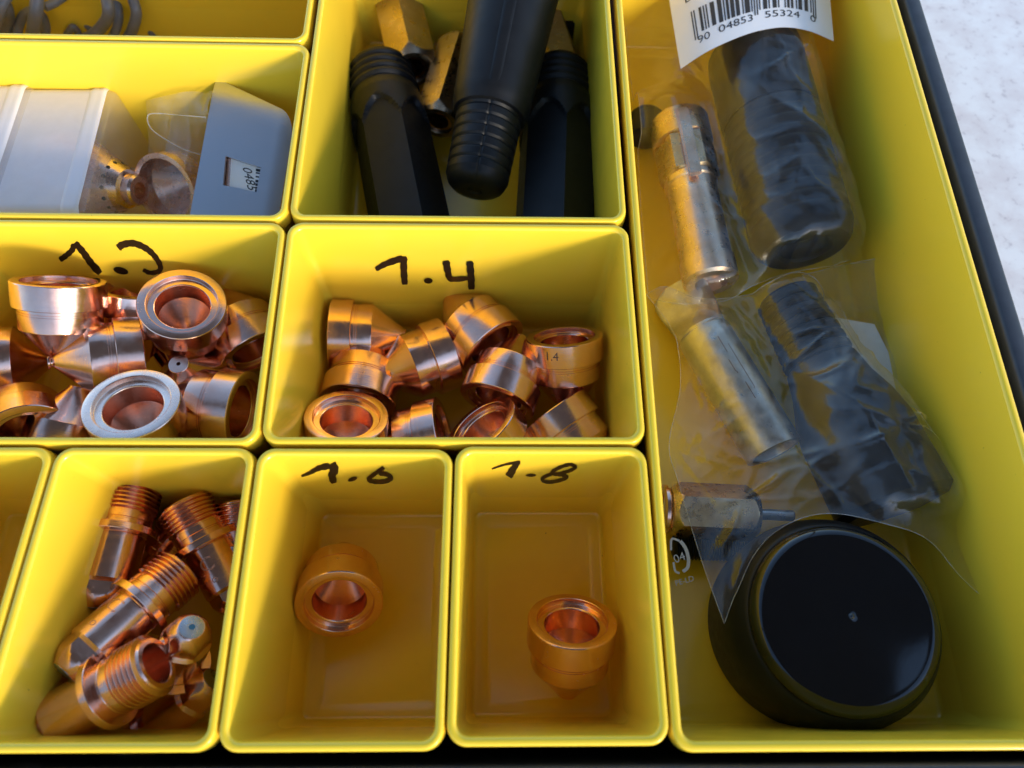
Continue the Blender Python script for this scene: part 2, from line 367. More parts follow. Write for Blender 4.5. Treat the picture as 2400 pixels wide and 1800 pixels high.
ink(BIN_6, 7.52, Z6, [([(1130, 577), (1200, 550), (1280, 508), (1375, 487)], (14, 50)), ([(1388, 470), (1415, 520), (1395, 570), (1412, 637)], (70, 48)),
                      ([(1845, 500), (1780, 545), (1712, 600), (1755, 624), (1850, 622), (1905, 595), (1868, 562), (1800, 550)], (30, 34))], [(1572, 602, 42, 17, -0.3)])
ink(BIN_8, 7.61, Z8, [([(610, 440), (700, 410), (820, 386)], (10, 18)), ([(812, 385), (775, 430), (733, 498)], (26, 52)),
                      ([(1238, 425), (1190, 408), (1110, 430), (1050, 470), (1110, 476), (1200, 447), (1238, 420)], 22),
                      ([(1060, 472), (990, 505), (990, 528), (1040, 538), (1130, 520), (1165, 497), (1120, 484), (1060, 478)], 22)], [(898, 488, 38, 11, 0)])

# ------------------------------------------------------------------ copper nozzles
NR, NL = 1.36, 2.72
def nozzle_mesh(tip_r, neck, mname):
    bm = bmesh.new(); R = NR; f = NL / 2.2 / R
    P = [(0.05, 2.2)]
    if neck: P += [(0.15, 2.2), (0.155, 2.19), (0.155, 2.15), (0.115, 2.13), (0.115, 2.09)]
    else: P += [(tip_r - .015, 2.2), (tip_r, 2.185), (tip_r + .02, 2.13)]
    P += [(0.865, 1.27), (0.887, 1.245), (0.892, 1.22), (0.892, 0.83), (0.877, 0.825), (0.877, 0.805), (0.892, 0.80), (0.892, 0.77), (0.877, 0.765), (0.877, 0.745), (0.892, 0.74),
          (0.892, 0.665), (0.985, 0.66), (1.0, 0.645), (1.0, 0.03), (0.985, 0.008), (0.965, 0.0), (0.81, 0.0), (0.795, 0.012), (0.785, 0.14), (0.775, 0.15), (0.64, 0.15), (0.625, 0.16), (0.615, 0.18),
          (0.615, 0.74), (0.59, 0.80), (0.33, 1.28), (0.08, 1.74), (0.05, 1.85), (0.05, 2.2)]
    lathe(bm, [(r * R, z * R * f) for r, z in P], 72, (False, False))
    bmesh.ops.remove_doubles(bm, verts=bm.verts, dist=1e-5)
    bmesh.ops.recalc_face_normals(bm, faces=bm.faces[:])
    o = mesh_obj(mname, bm, COPPER, None, 24); me = o.data; bpy.data.objects.remove(o); return me
NZ_A = nozzle_mesh(0.25, False, 'nozzle'); NZ_B = nozzle_mesh(0.2, True, 'nozzle')
NZ_P = NZ_A.copy(); NZ_P.materials.append(COPPER_PALE)
for p_ in NZ_P.polygons:
    c_ = p_.center
    if c_.z < 0.215 and math.hypot(c_.x, c_.y) > 0.615 * NR: p_.material_index = 1
def textmesh(body, size):
    c = bpy.data.curves.new('t', 'FONT'); c.body = body; c.size = size; c.align_x = 'CENTER'; c.align_y = 'CENTER'; c.resolution_u = 3
    o = bpy.data.objects.new('t', c); COL.objects.link(o)
    dg = bpy.context.evaluated_depsgraph_get(); me = bpy.data.meshes.new_from_object(o.evaluated_get(dg))
    V = [v.co.copy() for v in me.vertices]; F = [tuple(p.vertices) for p in me.polygons]
    bpy.data.objects.remove(o); bpy.data.curves.remove(c); bpy.data.meshes.remove(me)
    return V, F
def wrap_mark(parent, body, size, r, z0, ang, m, flip=1, name='etched_mark'):
    V, F = textmesh(body, size); bm = bmesh.new()
    vs = []
    for v in V:
        a = ang - v.x / r; z = z0 - v.y
        vs.append(bm.verts.new((r * 1.003 * math.cos(a), r * 1.003 * math.sin(a), z)))
    for f in F:
        try: bm.faces.new([vs[i] for i in f])
        except ValueError: pass
    bmesh.ops.subdivide_edges(bm, edges=[e for e in bm.edges if e.calc_length() > 0.25], cuts=2)
    for v in bm.verts:
        l = math.hypot(v.co.x, v.co.y); v.co.x *= r * 1.004 / l; v.co.y *= r * 1.004 / l
    return mesh_obj(name, bm, m, parent, None)
def facing_angle(o, P, up=0.0):
    """local angle about the axis that faces the camera"""
    d = Vector(CC) - P; q = o.rotation_quaternion.inverted(); l = q @ d; return math.atan2(l.y, l.x) + up
NOZ = {}
def nozzle(key, zoom, f, zf, t, tilt, label, me=NZ_A, group=None, roll=None):
    ox, oy, sc = zoom
    P, n = axis(ox + f[0] / sc, oy + f[1] / sc, zf, ox + t[0] / sc, oy + t[1] / sc, tilt)
    o = bpy.data.objects.new('nozzle', me); COL.objects.link(o); o.location = P
    o.rotation_mode = 'QUATERNION'; o.rotation_quaternion = quat(n, roll if roll is not None else random.random() * 6)
    setp(o, label, 'nozzle', group); NOZ[key] = (o, P, n); return o
G4 = 'copper nozzles in the 1.4 bin'; G3 = 'copper nozzles heaped in the 1.3 bin'
nozzle('N1', Z4, (437, 655), -5.0, (833, 668), 8, 'copper nozzle on its side at the back left of the 1.4 bin', NZ_A, G4)
nozzle('N2', Z4, (1112, 752), -5.0, (742, 885), 12, 'bright copper nozzle in the middle of the 1.4 bin, cone to the left', NZ_A, G4)
nozzle('N3', Z4, (1372, 728), -4.3, (1165, 498), -24, 'copper nozzle at the back of the 1.4 bin, open end facing the viewer', NZ_A, G4)
nozzle('N4', Z4, (1775, 655), -3.5, (1800, 1085), -16, 'copper nozzle standing on its tip near the right wall of the 1.4 bin', NZ_A, G4)
nozzle('N5', Z4, (585, 1050), -4.9, (640, 800), -28, 'copper nozzle half hidden behind the front left nozzle of the 1.4 bin', NZ_A, G4)
nozzle('N6', Z4, (522, 1118), -3.1, (522, 1480), -40, 'copper nozzle with its round mouth up, front left of the 1.4 bin', NZ_A, G4)
nozzle('N7', Z4, (1385, 1045), -4.2, (1500, 745), -22, 'copper nozzle leaning mouth down over another, front centre of the 1.4 bin', NZ_A, G4)
nozzle('N8', Z4, (1085, 1225), -5.0, (640, 1320), -12, 'copper nozzle seen edge on, left of centre behind the 1.4 bin front rim', NZ_A, G4)
nozzle('N9', Z4, (1290, 1170), -3.5, (1560, 1500), -27, 'copper nozzle with its tilted mouth cut by the 1.4 bin front rim', NZ_A, G4)
nozzle('N10', Z4, (1715, 1095), -4.5, (1985, 1470), 6, 'copper nozzle lying in the front right corner of the 1.4 bin', NZ_A, G4)
nozzle('M1', Z3, (425, 422), -1.3, (470, 1120), -9, 'shiny copper nozzle standing mouth up under the written 1 of the 1.3 bin', NZ_A, G3)
nozzle('M2', Z3, (1312, 585), -1.7, (1390, 960), -56, 'copper nozzle with a grey ring mouth near the right end of the 1.3 bin', NZ_A, G3)
nozzle('M3', Z3, (1025, 970), -3.4, (412, 1010), 4, 'copper nozzle lying flat in the 1.3 bin with its tip to the left', NZ_B, G3)
nozzle('M4', Z3, (-275, 1022), -3.1, (372, 1000), 12, 'copper nozzle at the left edge of the photo, tip pointing right', NZ_B, G3)
nozzle('M5', Z3, (945, 1305), -0.9, (1150, 1730), -46, 'pale copper nozzle with a whitish ring mouth at the 1.3 bin front', NZ_P, G3)
nozzle('M6', Z3, (1860, 950), -4.2, (1650, 590), -25, 'copper nozzle mouth down against the right wall of the 1.3 bin', NZ_A, G3)
nozzle('M7', Z3, (1510, 1260), -5.3, (1262, 998), 58, 'copper nozzle whose drilled tip points up between the others', NZ_A, G3)
nozzle('M8', Z3, (1770, 1370), -3.0, (1200, 1290), -24, 'copper nozzle in the front right corner of the 1.3 bin', NZ_A, G3)
nozzle('M9', Z3, (205, 1575), -2.9, (120, 1180), -52, 'brown copper nozzle mouth down at the 1.3 bin front left', NZ_A, G3)
nozzle('M10', Z3, (400, 1770), -3.9, (545, 1310), 6, 'silver banded copper nozzle peeking over the 1.3 bin front rim', NZ_A, G3)
nozzle('M11', Z3, (985, 478), -3.3, (1000, 900), -15, 'copper nozzle half hidden at the back of the 1.3 bin', NZ_A, G3)
nozzle('M12', Z3, (1110, 900), -4.6, (1420, 760), -10, 'dark copper nozzle buried under the ring mouthed one', NZ_A, G3)
nozzle('M14', Z3, (1350, 1480), -5.2, (900, 1500), 0, 'copper nozzle buried under the pale ringed nozzle', NZ_A, G3)
nozzle('E1', Z6, (1455, 1693), -4.4, (1492, 1240), -47, 'lone copper nozzle tipped over in the 1.6 bin', NZ_A, 'single nozzles in the small bins')
nozzle('F1', (960, 1275, 3.16), (1205, 560), -3.75, (1165, 1110), -36, 'lone copper nozzle standing on its tip in the 1.8 bin', NZ_A, 'single nozzles in the small bins')
o, P, n = NOZ['N4']; wrap_mark(o, '1.4', 0.42, NR, 0.36, facing_angle(o, P, 0.35), ETCH, -1)

# ------------------------------------------------------------------ copper electrodes
EL = 4.0
def electrode_meshes():
    bm = bmesh.new(); P = [(0.0, 1.6), (0.40, 1.5), (0.46, 1.3), (0.50, 0.03), (0.53, 0.0), (0.66, 0.0), (0.70, 0.05)]
    z = 0.08
    for k in range(6): P += [(0.70, z), (0.80, z + 0.055), (0.80, z + 0.075), (0.70, z + 0.13)]; z += 0.15
    P += [(0.70, z + .03), (0.74, z + .05), (0.74, 1.24), (0.725, 1.26), (0.725, 1.30), (0.74, 1.32), (0.74, 1.50), (0.95, 1.51), (0.965, 1.53), (0.965, 1.74), (0.95, 1.76), (0.72, 1.77), (0.70, 1.79),
          (0.70, 3.30)]
    for i in range(9):
        f = i / 8; P.append((0.70 - 0.30 * f ** 2.0, 3.30 + 0.84 * f))
    P += [(0.36, 4.19), (0.345, 4.2), (0.06, 4.2)]
    def rf(r, z, a):
        if z < 3.28 or z > 4.17: return r
        f = min(1, (z - 3.28) / 0.12)
        ap = 0.70 - 0.135 * f
        k = math.pi / 3; aa = (a + k / 2) % k - k / 2
        return min(r, ap / math.cos(aa))
    lathe(bm, P[::-1], 72, (True, False), rf)
    bmesh.ops.remove_doubles(bm, verts=bm.verts, dist=1e-5)
    bmesh.ops.recalc_face_normals(bm, faces=bm.faces[:])
    bmesh.ops.scale(bm, vec=(1, 1, EL / 4.2), verts=bm.verts)
    o = mesh_obj('body', bm, COPPER, None, 22); m1 = o.data; bpy.data.objects.remove(o)
    bm = bmesh.new(); lathe(bm, [(0.33, EL - .005), (0.33, EL + .012), (0.30, EL + .016), (0.12, EL + .016)], 40, (False, True))
    o = mesh_obj('tip_insert', bm, HAFN, None, 30); m2 = o.data; bpy.data.objects.remove(o)
    bm = bmesh.new(); lathe(bm, [(0.085, EL + .01), (0.085, EL + .022), (0.03, EL + .022)], 20, (False, True))
    o = mesh_obj('blue_dot', bm, BLUE, None, 30); m3 = o.data; bpy.data.objects.remove(o)
    return m1, m2, m3
EM = electrode_meshes(); ELE = {}
def electrode(key, zoom, f, zf, t, tilt, label, from_tip=False, roll=0.3):
    ox, oy, sc = zoom
    P, n = axis(ox + f[0] / sc, oy + f[1] / sc, zf, ox + t[0] / sc, oy + t[1] / sc, tilt)
    if from_tip: P = P + n * EL; n = -n
    e = empty('electrode', P, label, 'electrode', 'threaded copper electrodes in the front bin', quat(n, roll))
    if key == 'T1': e.scale = (1.22, 1.22, 0.95)
    elif key in ('T2', 'T3', 'T4'): e.scale = (1.08, 1.08, 0.98)
    part('electrode_body', EM[0], e); ins = part('tip_insert', EM[1], e)
    if key in ('T5',): part('blue_dot', EM[2], ins)
    ELE[key] = (e, P, n); return e
electrode('T1', Z7, (650, 270), -3.9, (485, 862), 18, 'copper electrode lying threads up along the left wall of its bin', roll=0.1)
electrode('T2', Z7, (915, 340), -3.9, (1195, 850), 12, 'copper electrode with an etched mark leaning on the right wall, threads up')
electrode('T3', Z7, (905, 672), -3.7, (450, 1070), 16, 'copper electrode lying diagonally on top in the middle of its bin')
electrode('T4', Z7, (785, 1135), -1.9, (250, 1430), -33, 'copper electrode at the front showing its hollow threaded end')
electrode('T5', Z7, (957, 957), -2.1, (905, 1080), -64, 'copper electrode standing with its grey tip and blue dot up', True)
electrode('T6', Z7, (1060, 1215), -4.2, (735, 1480), -36, 'copper electrode in the front right corner, flange toward the viewer', True)
electrode('T7', Z7, (1195, 330), -4.6, (1235, 800), 5, 'copper electrode showing only its threads at the back right corner')
electrode('T8', Z7, (960, 380), -5.6, (640, 800), -10, 'copper electrode buried at the back between two others')
for k, a in (('T2', 0.35), ('T3', 0.75)):
    e, P, n = ELE[k]; wrap_mark(e, 'C', 0.62, 0.70, 2.25 if k == 'T2' else 2.1, facing_angle(e, P, a if k == 'T2' else a), ETCHP, 1)
    wrap_mark(e, 'o', 0.36, 0.70, 2.75, facing_angle(e, P, a), ETCHP, 1)

# ------------------------------------------------------------------ black plugs, brass nuts in the deep bin
def plug(label, P, n, L, kind, scale=1.0, roll=0.0):
    e = empty('plug_handle', P, label, 'plug handle', 'black rubber plug handles', quat(n, roll))
    s = scale; bm = bmesh.new(); pr = [(0.30, 0.10), (0.34, 0.0), (0.62, 0.0), (0.95, 0.10), (1.13, 0.28)]
    if kind == 'dome':
        z = 0.42
        for k in range(4):
            b = 1.20 + 0.028 * k
            pr += [(b, z), (b + 0.06, z + 0.05), (b + 0.07, z + 0.17), (b + 0.02, z + 0.23), (b - 0.05, z + 0.29)]; z += 0.36
    else:
        z = 0.30; pr = [(0.22, 0.06), (0.28, 0.0), (0.58, -0.02), (0.86, 0.06), (1.0, 0.18), (1.07, 0.32)]; z = 0.42
        for k in range(6):
            b = 1.10 + 0.012 * k
            pr += [(b, z), (b + 0.03, z + 0.05), (b + 0.035, z + 0.28), (b, z + 0.34), (b - 0.012, z + 0.37)]; z += 0.40
    zb = z + 0.05
    if kind == 'dome': lathe(bm, [(r * s, q * s) for r, q in pr] + [(1.32 * s, zb * s), (1.32 * s, (zb + 0.1) * s)], 64, (True, True))
    else:
        def rf(r, z, a):                             # seam split down the boot
            d = abs((a - math.pi / 2 + math.pi) % (2 * math.pi) - math.pi); return r - 0.05 * math.exp(-(d / 0.035) ** 2)
        lathe(bm, [(r * s, q * s) for r, q in pr] + [(1.20 * s, zb * s), (1.20 * s, (zb + 0.1) * s)], 128, (True, True), rf)
    mesh_obj('boot', bm, BLK, e, 28)
    bm = bmesh.new()
    body = [(1.20, zb + .02), (1.32, zb + 0.05), (1.38, zb + 0.3)]
    if kind == 'dome':
        n_ = 90
        for i in range(n_ + 1):
            zz = zb + 0.4 + (L / s - zb - 0.5) * i / n_; body.append((1.40 + 0.12 * min(1, i / 30), zz))
        body += [(1.45, L / s), (1.2, L / s + 0.05)]
        z1 = zb + 0.9
        def rf2(r, z, a):
            k = math.pi / 3; aa = a % k - k / 2; z = z / s - 1.3 * (aa / (k / 2)) ** 2 * 0.7
            f = max(0, min(1, (z - z1) / 0.16)); f = f * f * (3 - 2 * f)
            ap = (1.55 - 0.30 * f) * s
            x = ap / math.cos(aa); return min(r, x)
        lathe(bm, [(r * s, q * s) for r, q in body], 120, (True, True), rf2)
    else:
        for i in range(21):
            zz = zb + 0.4 + (L / s - zb - 0.5) * i / 20; body.append((1.42 + 0.34 * i / 20, zz))
        body += [(1.5, L / s), (1.2, L / s + 0.05)]
        lathe(bm, [(r * s, q * s) for r, q in body], 72, (True, True))
        # raised moulded strip on top of the handle
        def sx(z): return 1.42 + 0.34 * ((z - zb - 0.4) / (L / s - zb - 0.5))
        for a0, a1, h in ((math.pi / 2 - 0.16, math.pi / 2 + 0.16, 0.03),):
            G = []
            for i in range(9):
                z = zb + 0.45 + 0.12 * i * 4; row = []
                for j in range(7):
                    a = a0 + (a1 - a0) * j / 6; r = (sx(z) + (h if 0 < j < 6 and 0 < i < 8 else -0.02)) * s
                    row.append(bm.verts.new((r * math.cos(a), r * math.sin(a), z * s)))
                G.append(row)
            for A, B in zip(G, G[1:]):
                for j in range(6): bm.faces.new((A[j], A[j + 1], B[j + 1], B[j]))
    mesh_obj('grip', bm, BLK, e, 34)
    return e
def zpx(zoom, p): return (zoom[0] + p[0] / zoom[2], zoom[1] + p[1] / zoom[2])
def ends(zoom, a, za, b, zb):
    A = at(*zpx(zoom, a), za); B = at(*zpx(zoom, b), zb); return A, (B - A).normalized(), (B - A).length
A, n, L = ends(Z2, (520, 420), -5.0, (730, 1500), -4.9); plug('black plug handle with ribbed dome end on the left of its bin', A, n, 10.2, 'dome', 1.13, 0.2)
A, n, L = ends(Z2, (1690, 440), -5.0, (1650, 1500), -4.9); plug('black plug handle with ribbed dome end on the right of its bin', A, n, 10.2, 'dome', 1.13, 0.35)
A, n, L = ends(Z2, (1140, 1235), -3.5, (1400, -60), -1.7)
q0 = quat(n); up = q0.inverted() @ (Vector(CC) - A); plug('black cable handle with slotted boot lying on top of two plugs', A, n, 10.5, 'boot', 1.08, math.atan2(up.y, up.x) - math.pi / 2 - 0.05)

def hexnut(label, P, n, L, R, matl=BRASS, roll=0.0, bore=0.62, ring=True, group='brass hex nuts in the deep bin'):
    e = empty('hex_nut', P, label, 'nut', group, quat(n, roll)); bm = bmesh.new()
    rows = [(bore * R, L * 0.5), (bore * R, 0.04), (bore * R + .04, 0.0)]
    m = 60
    for i in range(m + 1):
        f = i / m; zz = L * (0.5 - 0.5 * math.cos(math.pi * f)); dz = min(zz, L - zz)
        rows.append((R * 0.88 + dz * 0.75, zz))
    rows = [(min(r, R * 1.2), z) for r, z in rows]
    def rf(r, z, a):
        k = math.pi / 3; aa = a % k - k / 2; return min(r, R / math.cos(aa))
    lathe(bm, rows, 120, (True, True), rf); mesh_obj('nut_body', bm, matl, e, 16)
    if ring:
        bm = bmesh.new(); lathe(bm, [(bore * R * .72, 0.5), (bore * R * .72, 0.12), (bore * R * .97, 0.12), (bore * R * .97, 0.5)], 40, (False, False)); mesh_obj('copper_liner', bm, COPPER, e, 30)
    return e
A, n, L = ends(Z2, (745, 455), -4.9, (625, -60), -5.0); hexnut('large brass hex nut above the left plug handle', A, n, L, 1.05, roll=0.50)
A, n, L = ends(Z2, (905, 800), -5.2, (1055, 300), -5.2); hexnut('brass hex nut half under the top black handle', A, n, L, 0.95, roll=0.55)
A, n, L = ends(Z2, (1690, 480), -5.4, (1590, 150), -5.4); hexnut('brown brass hex nut behind the right plug handle', A, n, L, 0.95, BRASS, 0.1)
# small black block behind
bm = bmesh.new(); bmesh.ops.create_cube(bm, size=1.0)
for v in bm.verts: v.co = Vector((v.co.x * 0.95, v.co.y * 2.0, v.co.z * 1.1))
bmesh.ops.bevel(bm, geom=bm.edges[:], offset=0.1, segments=3, affect='EDGES')
o = mesh_obj('rubber_block', bm, BLK); o.location = at(*zpx(Z2, (1675, 130)), -5.6); o.rotation_euler = (0, 0, 0.45)
setp(o, 'small black rubber block behind the right plug handle', 'block')

# ------------------------------------------------------------------ grey wire loops (far left bin)
def wire(pts, r, label):
    P = spline([at(*zpx(ZA, (p[0], p[1])), p[2]) for p in pts], 8)
    bm = bmesh.new(); tube(bm, P, r * 1.2, 16); o = mesh_obj('wire_loop', bm, GREY, None, 60)
    setp(o, label, 'wire loop', 'grey wire loops in the back left bin')
wire([(1640, -260, -4.0), (1700, -60, -4.1), (1755, 90, -4.3), (1765, 210, -4.6), (1735, 330, -5.0), (1690, 440, -5.5), (1620, 540, -6.1)], 0.19, 'rightmost thick grey wire loop beside a thin straight one')
wire([(1700, -220, -5.4), (1810, 10, -5.5), (1890, 220, -5.8), (1960, 420, -6.1), (2000, 540, -6.3)], 0.13, 'thin straight grey wire end at the right of the loops')
wire([(1300, -260, -3.6), (1365, -60, -3.6), (1400, 100, -3.8), (1395, 220, -4.2), (1330, 330, -4.7), (1220, 440, -5.2), (1080, 520, -5.7)], 0.20, 'thick pale grey wire loop third from the right')
wire([(1400, -240, -4.4), (1485, -30, -4.5), (1535, 120, -4.7), (1535, 260, -5.0), (1490, 420, -5.4), (1400, 560, -6.0)], 0.16, 'grey wire loop tucked behind the thick pale one')
wire([(850, -260, -5.0), (930, -40, -5.1), (1000, 150, -5.4), (1085, 270, -5.7), (1210, 395, -6.0), (1330, 460, -6.2)], 0.16, 'dark grey wire loop curving under the pale ones')
wire([(1120, -220, -5.5), (1215, -30, -5.6), (1300, 170, -5.9), (1390, 310, -6.2)], 0.14, 'dark grey wire partly hidden behind the pale loop')
wire([(495, -260, -3.0), (485, -60, -3.1), (470, 120, -3.4), (450, 250, -3.8), (425, 420, -4.5), (410, 560, -5.2)], 0.22, 'thick grey wire coming straight toward the viewer')
wire([(215, 470, -5.6), (250, 310, -5.2), (320, 190, -4.8), (430, 140, -4.6), (530, 190, -4.8), (585, 320, -5.3), (590, 480, -5.9)], 0.17, 'grey wire arch behind the thick straight wire')
wire([(1010, -160, -4.2), (800, -25, -4.0), (700, 40, -3.9), (580, 95, -3.8)], 0.15, 'pale grey wire end slanting down to the left')
wire([(150, -160, -2.9), (60, -10, -3.0), (0, 120, -3.2), (-60, 300, -3.8)], 0.20, 'pale grey wire leaving the photo at the left edge')
wire([(60, 40, -4.2), (95, 150, -4.5), (100, 270, -5.0), (60, 420, -5.6), (10, 520, -6.1)], 0.22, 'dark grey wire bend at the left edge')
wire([(130, -120, -5.4), (210, 60, -5.5), (280, 200, -5.7), (330, 300, -6.0)], 0.20, 'dark grey wire behind the arch')
wire([(860, 470, -6.1), (900, 400, -5.8), (945, 352, -5.6), (990, 390, -5.8), (1040, 480, -6.1)], 0.13, 'small grey wire bend on the bin floor')

# ------------------------------------------------------------------ frosted boxes, steel plate, bag in the second bin
def rbox_bm(sx, sy, sz, r, seg=4):
    bm = bmesh.new(); bmesh.ops.create_cube(bm, size=1.0)
    for v in bm.verts: v.co = Vector((v.co.x * sx, v.co.y * sy, v.co.z * sz))
    bmesh.ops.bevel(bm, geom=bm.edges[:], offset=r, segments=seg, affect='EDGES'); return bm
def frosted_box(label, u, dx, rz, ztop):
    # right lid edge passes through photo point u at the box top
    sx, sy, sz = 3.3, 5.9, -ZF - 0.08 + ztop
    P = at(u[0], u[1], ztop)
    e = empty('frosted_box', (P.x - 0.9 + dx, P.y - sy / 2 + 0.1, ZF + 0.03), label, 'plastic box', 'frosted boxes in the left bin'); e.rotation_euler = (0, 0, rz)
    bm = bmesh.new()
    def ring(x, ins, rad):
        y0, y1, z0, z1 = -sy / 2 + ins, sy / 2 - ins, ins, sz + 0.03 - ins
        return [(x, p[0], p[1]) for p in rquad(rect(y0, z0, y1, z1), 0, 0, rad)]
    loft(bm, [ring(0.08, 0.02, 0.42), ring(0.14, -0.01, 0.44), ring(0.24, -0.03, 0.44), ring(0.36, -0.022, 0.44), ring(0.46, -0.022, 0.44), ring(0.56, -0.035, 0.44), ring(0.64, -0.02, 0.44), ring(0.70, 0.03, 0.42)], False, False)
    mesh_obj('lid_rim', bm, RIBP, e, 35)
    bm = bmesh.new()
    loft(bm, [ring(0.2 - sx + 0.02 + 0.5 * (1 - math.cos(t)) * 0.6, 0.35 * (1 - math.sin(t)) + 0.03, 0.42) for t in (0.0, 0.3, 0.6, 0.95, 1.3, 1.57)] + [ring(-1.5, 0.02, 0.44), ring(0.10, 0.02, 0.44)], True, False)
    mesh_obj('box_body', bm, BOXP, e, 40)
    bm = bmesh.new()
    loft(bm, [ring(0.70, 0.03, 0.42), ring(0.86, 0.10, 0.38), ring(0.91, 0.18, 0.3)], False, True)
    mesh_obj('lid_panel', bm, LIDP, e, 35)
    return e
fb2 = frosted_box('frosted white box with a copper part behind its clear lid', zpx(ZB, (742, 556)), 0.0, 0.02, -1.9)
fb1 = frosted_box('frosted white box cut by the left edge of the photo', zpx(ZB, (205, 532)), 0.0, 0.0, -1.8)

def copper_shield(label, P, n, L, R0, R1, holes, roll=0):
    e = empty('copper_shield', P, label, 'copper shield cap', 'copper shield caps in the left bin', quat(n, roll)); bm = bmesh.new()
    pr = [(R0 * .86, 0.6), (R0 * .86, 0.0), (R0, 0.0), (R0, 0.35), (R0 * .97, 0.40), (R0 * .97, 0.9), (R1 * 1.25, L - 0.45), (R1 * 1.0, L - 0.38), (R1, L - 0.1), (R1 * .9, L), (R1 * .55, L), (R1 * .5, L - 0.4)]
    lathe(bm, pr, 64, (False, False)); mesh_obj('shield_body', bm, COPPER_PALE, e, 28)
    bm = bmesh.new()
    for k in range(holes):
        a = 2 * math.pi * k / holes; zc = L - 0.85; rr = R1 * 1.25 + (R0 * .97 - R1 * 1.25) * (0.40 / (L - 1.35)) + 0.012
        c = Vector((rr * math.cos(a), rr * math.sin(a), zc)); t1 = Vector((-math.sin(a), math.cos(a), 0)); t2 = Vector((-0.35 * math.cos(a), -0.35 * math.sin(a), 1)).normalized()
        bm.faces.new([bm.verts.new(c + (t1 * math.cos(2 * math.pi * i / 10) + t2 * math.sin(2 * math.pi * i / 10)) * 0.075) for i in range(10)])
    mesh_obj('vent_hole', bm, PRINT, e, None)['kind'] = 'stuff'
    return e
P1 = at(*zpx(ZB, (905, 1235)), -3.5); P0 = P1 + Vector((-3.1, 0.7, -0.3)); copper_shield('copper cone with vent holes inside the frosted box', P0, (P1 - P0).normalized(), (P1 - P0).length, 1.75, 0.58, 14)
P0 = at(*zpx(ZB, (1065, 1230)), -3.6); n = (Vector((0.30, 0.70, -0.6))).normalized(); copper_shield('copper cone with its round mouth showing beside the steel plate', P0, n, 2.4, 1.35, 0.5, 12)

# steel plate with bent lips and a window
def plate():
    e = empty('steel_plate', at(*zpx(ZB, (1530, 1100)), -2.9), 'brushed steel plate with a square window leaning beside the boxes', 'steel plate')
    A = at(*zpx(ZB, (1368, 650)), -1.75); B = at(*zpx(ZB, (1790, 850)), -2.0); Cc = at(*zpx(ZB, (1680, 1450)), -3.2); D = at(*zpx(ZB, (1222, 1440)), -3.0)
    w0 = [zpx(ZB, p) for p in ((1462, 1010), (1690, 1085), (1662, 1245), (1445, 1200))]
    ex = (B - A); ey = (D - A); nn = ex.cross(ey).normalized()
    if nn.z < 0: nn = -nn
    def onp(u, v):
        d = ray(u, v); o = np.array(A); t = ((o - CC) @ np.array(nn)) / (d @ np.array(nn)); return Vector(CC + t * d)
    W = [onp(*p) for p in w0]
    bm = bmesh.new(); th = 0.12
    def face_pair(quads):
        for q in quads:
            bm.faces.new([bm.verts.new(p) for p in q])
    a, b, c, d = A, B, onp(*zpx(ZB, (1690, 1450))), onp(*zpx(ZB, (1222, 1440)))
    for off in (0, -th):
        o = nn * off
        face_pair([[a + o, b + o, W[1] + o, W[0] + o], [b + o, c + o, W[2] + o, W[1] + o], [c + o, d + o, W[3] + o, W[2] + o], [d + o, a + o, W[0] + o, W[3] + o]])
    o = nn * -th
    for q in ((W[0], W[1]), (W[1], W[2]), (W[2], W[3]), (W[3], W[0]), (a, d), (d, c)): face_pair([[q[0], q[1], q[1] + o, q[0] + o]])
    bmesh.ops.remove_doubles(bm, verts=bm.verts, dist=1e-4); bmesh.ops.recalc_face_normals(bm, faces=bm.faces[:])
    inv(mesh_obj('plate_face', bm, PLATE, e, 30))
    # top and right borders curl backwards, with a rounded outer corner
    outT = (A - D).normalized(); outR = (B - A).normalized()
    def curl(f, w): g = f * 0.2; return w * math.sin(g) / 0.2, w * (1 - math.cos(g)) / 0.2
    bm = bmesh.new(); m = 8; WT, WR = 0.95, 0.62
    def strip(p, q, out, w):
        rows = []
        for i in range(m + 1):
            x, z_ = curl(i / m, w); rows.append([bm.verts.new(r + out * x - nn * z_) for r in (p, q)])
        for r0, r1 in zip(rows, rows[1:]): bm.faces.new((r0[0], r0[1], r1[1], r1[0]))
    strip(a, b, outT, WT); strip(b, c, outR, WR)
    rows = []
    for i in range(m + 1):
        row = []
        for j in range(m + 1):
            th = math.pi / 2 * j / m; fx, fy = i / m * math.cos(th), i / m * math.sin(th)
            x, zx = curl(fx, WR); y, zy = curl(fy, WT); row.append(bm.verts.new(b + outR * x + outT * y - nn * (zx + zy)))
        rows.append(row)
    for r0, r1 in zip(rows, rows[1:]):
        for j in range(m): bm.faces.new((r0[j], r1[j], r1[j + 1], r0[j + 1])) if r0[j] is not r0[j + 1] else None
    bmesh.ops.remove_doubles(bm, verts=bm.verts, dist=1e-4)
    bmesh.ops.recalc_face_normals(bm, faces=bm.faces[:])
    inv(mesh_obj('bent_lip', bm, PLATE, e, 50))
    return e, A, ex, ey, nn, onp
pe, pA, pex, pey, pn, onp = plate()
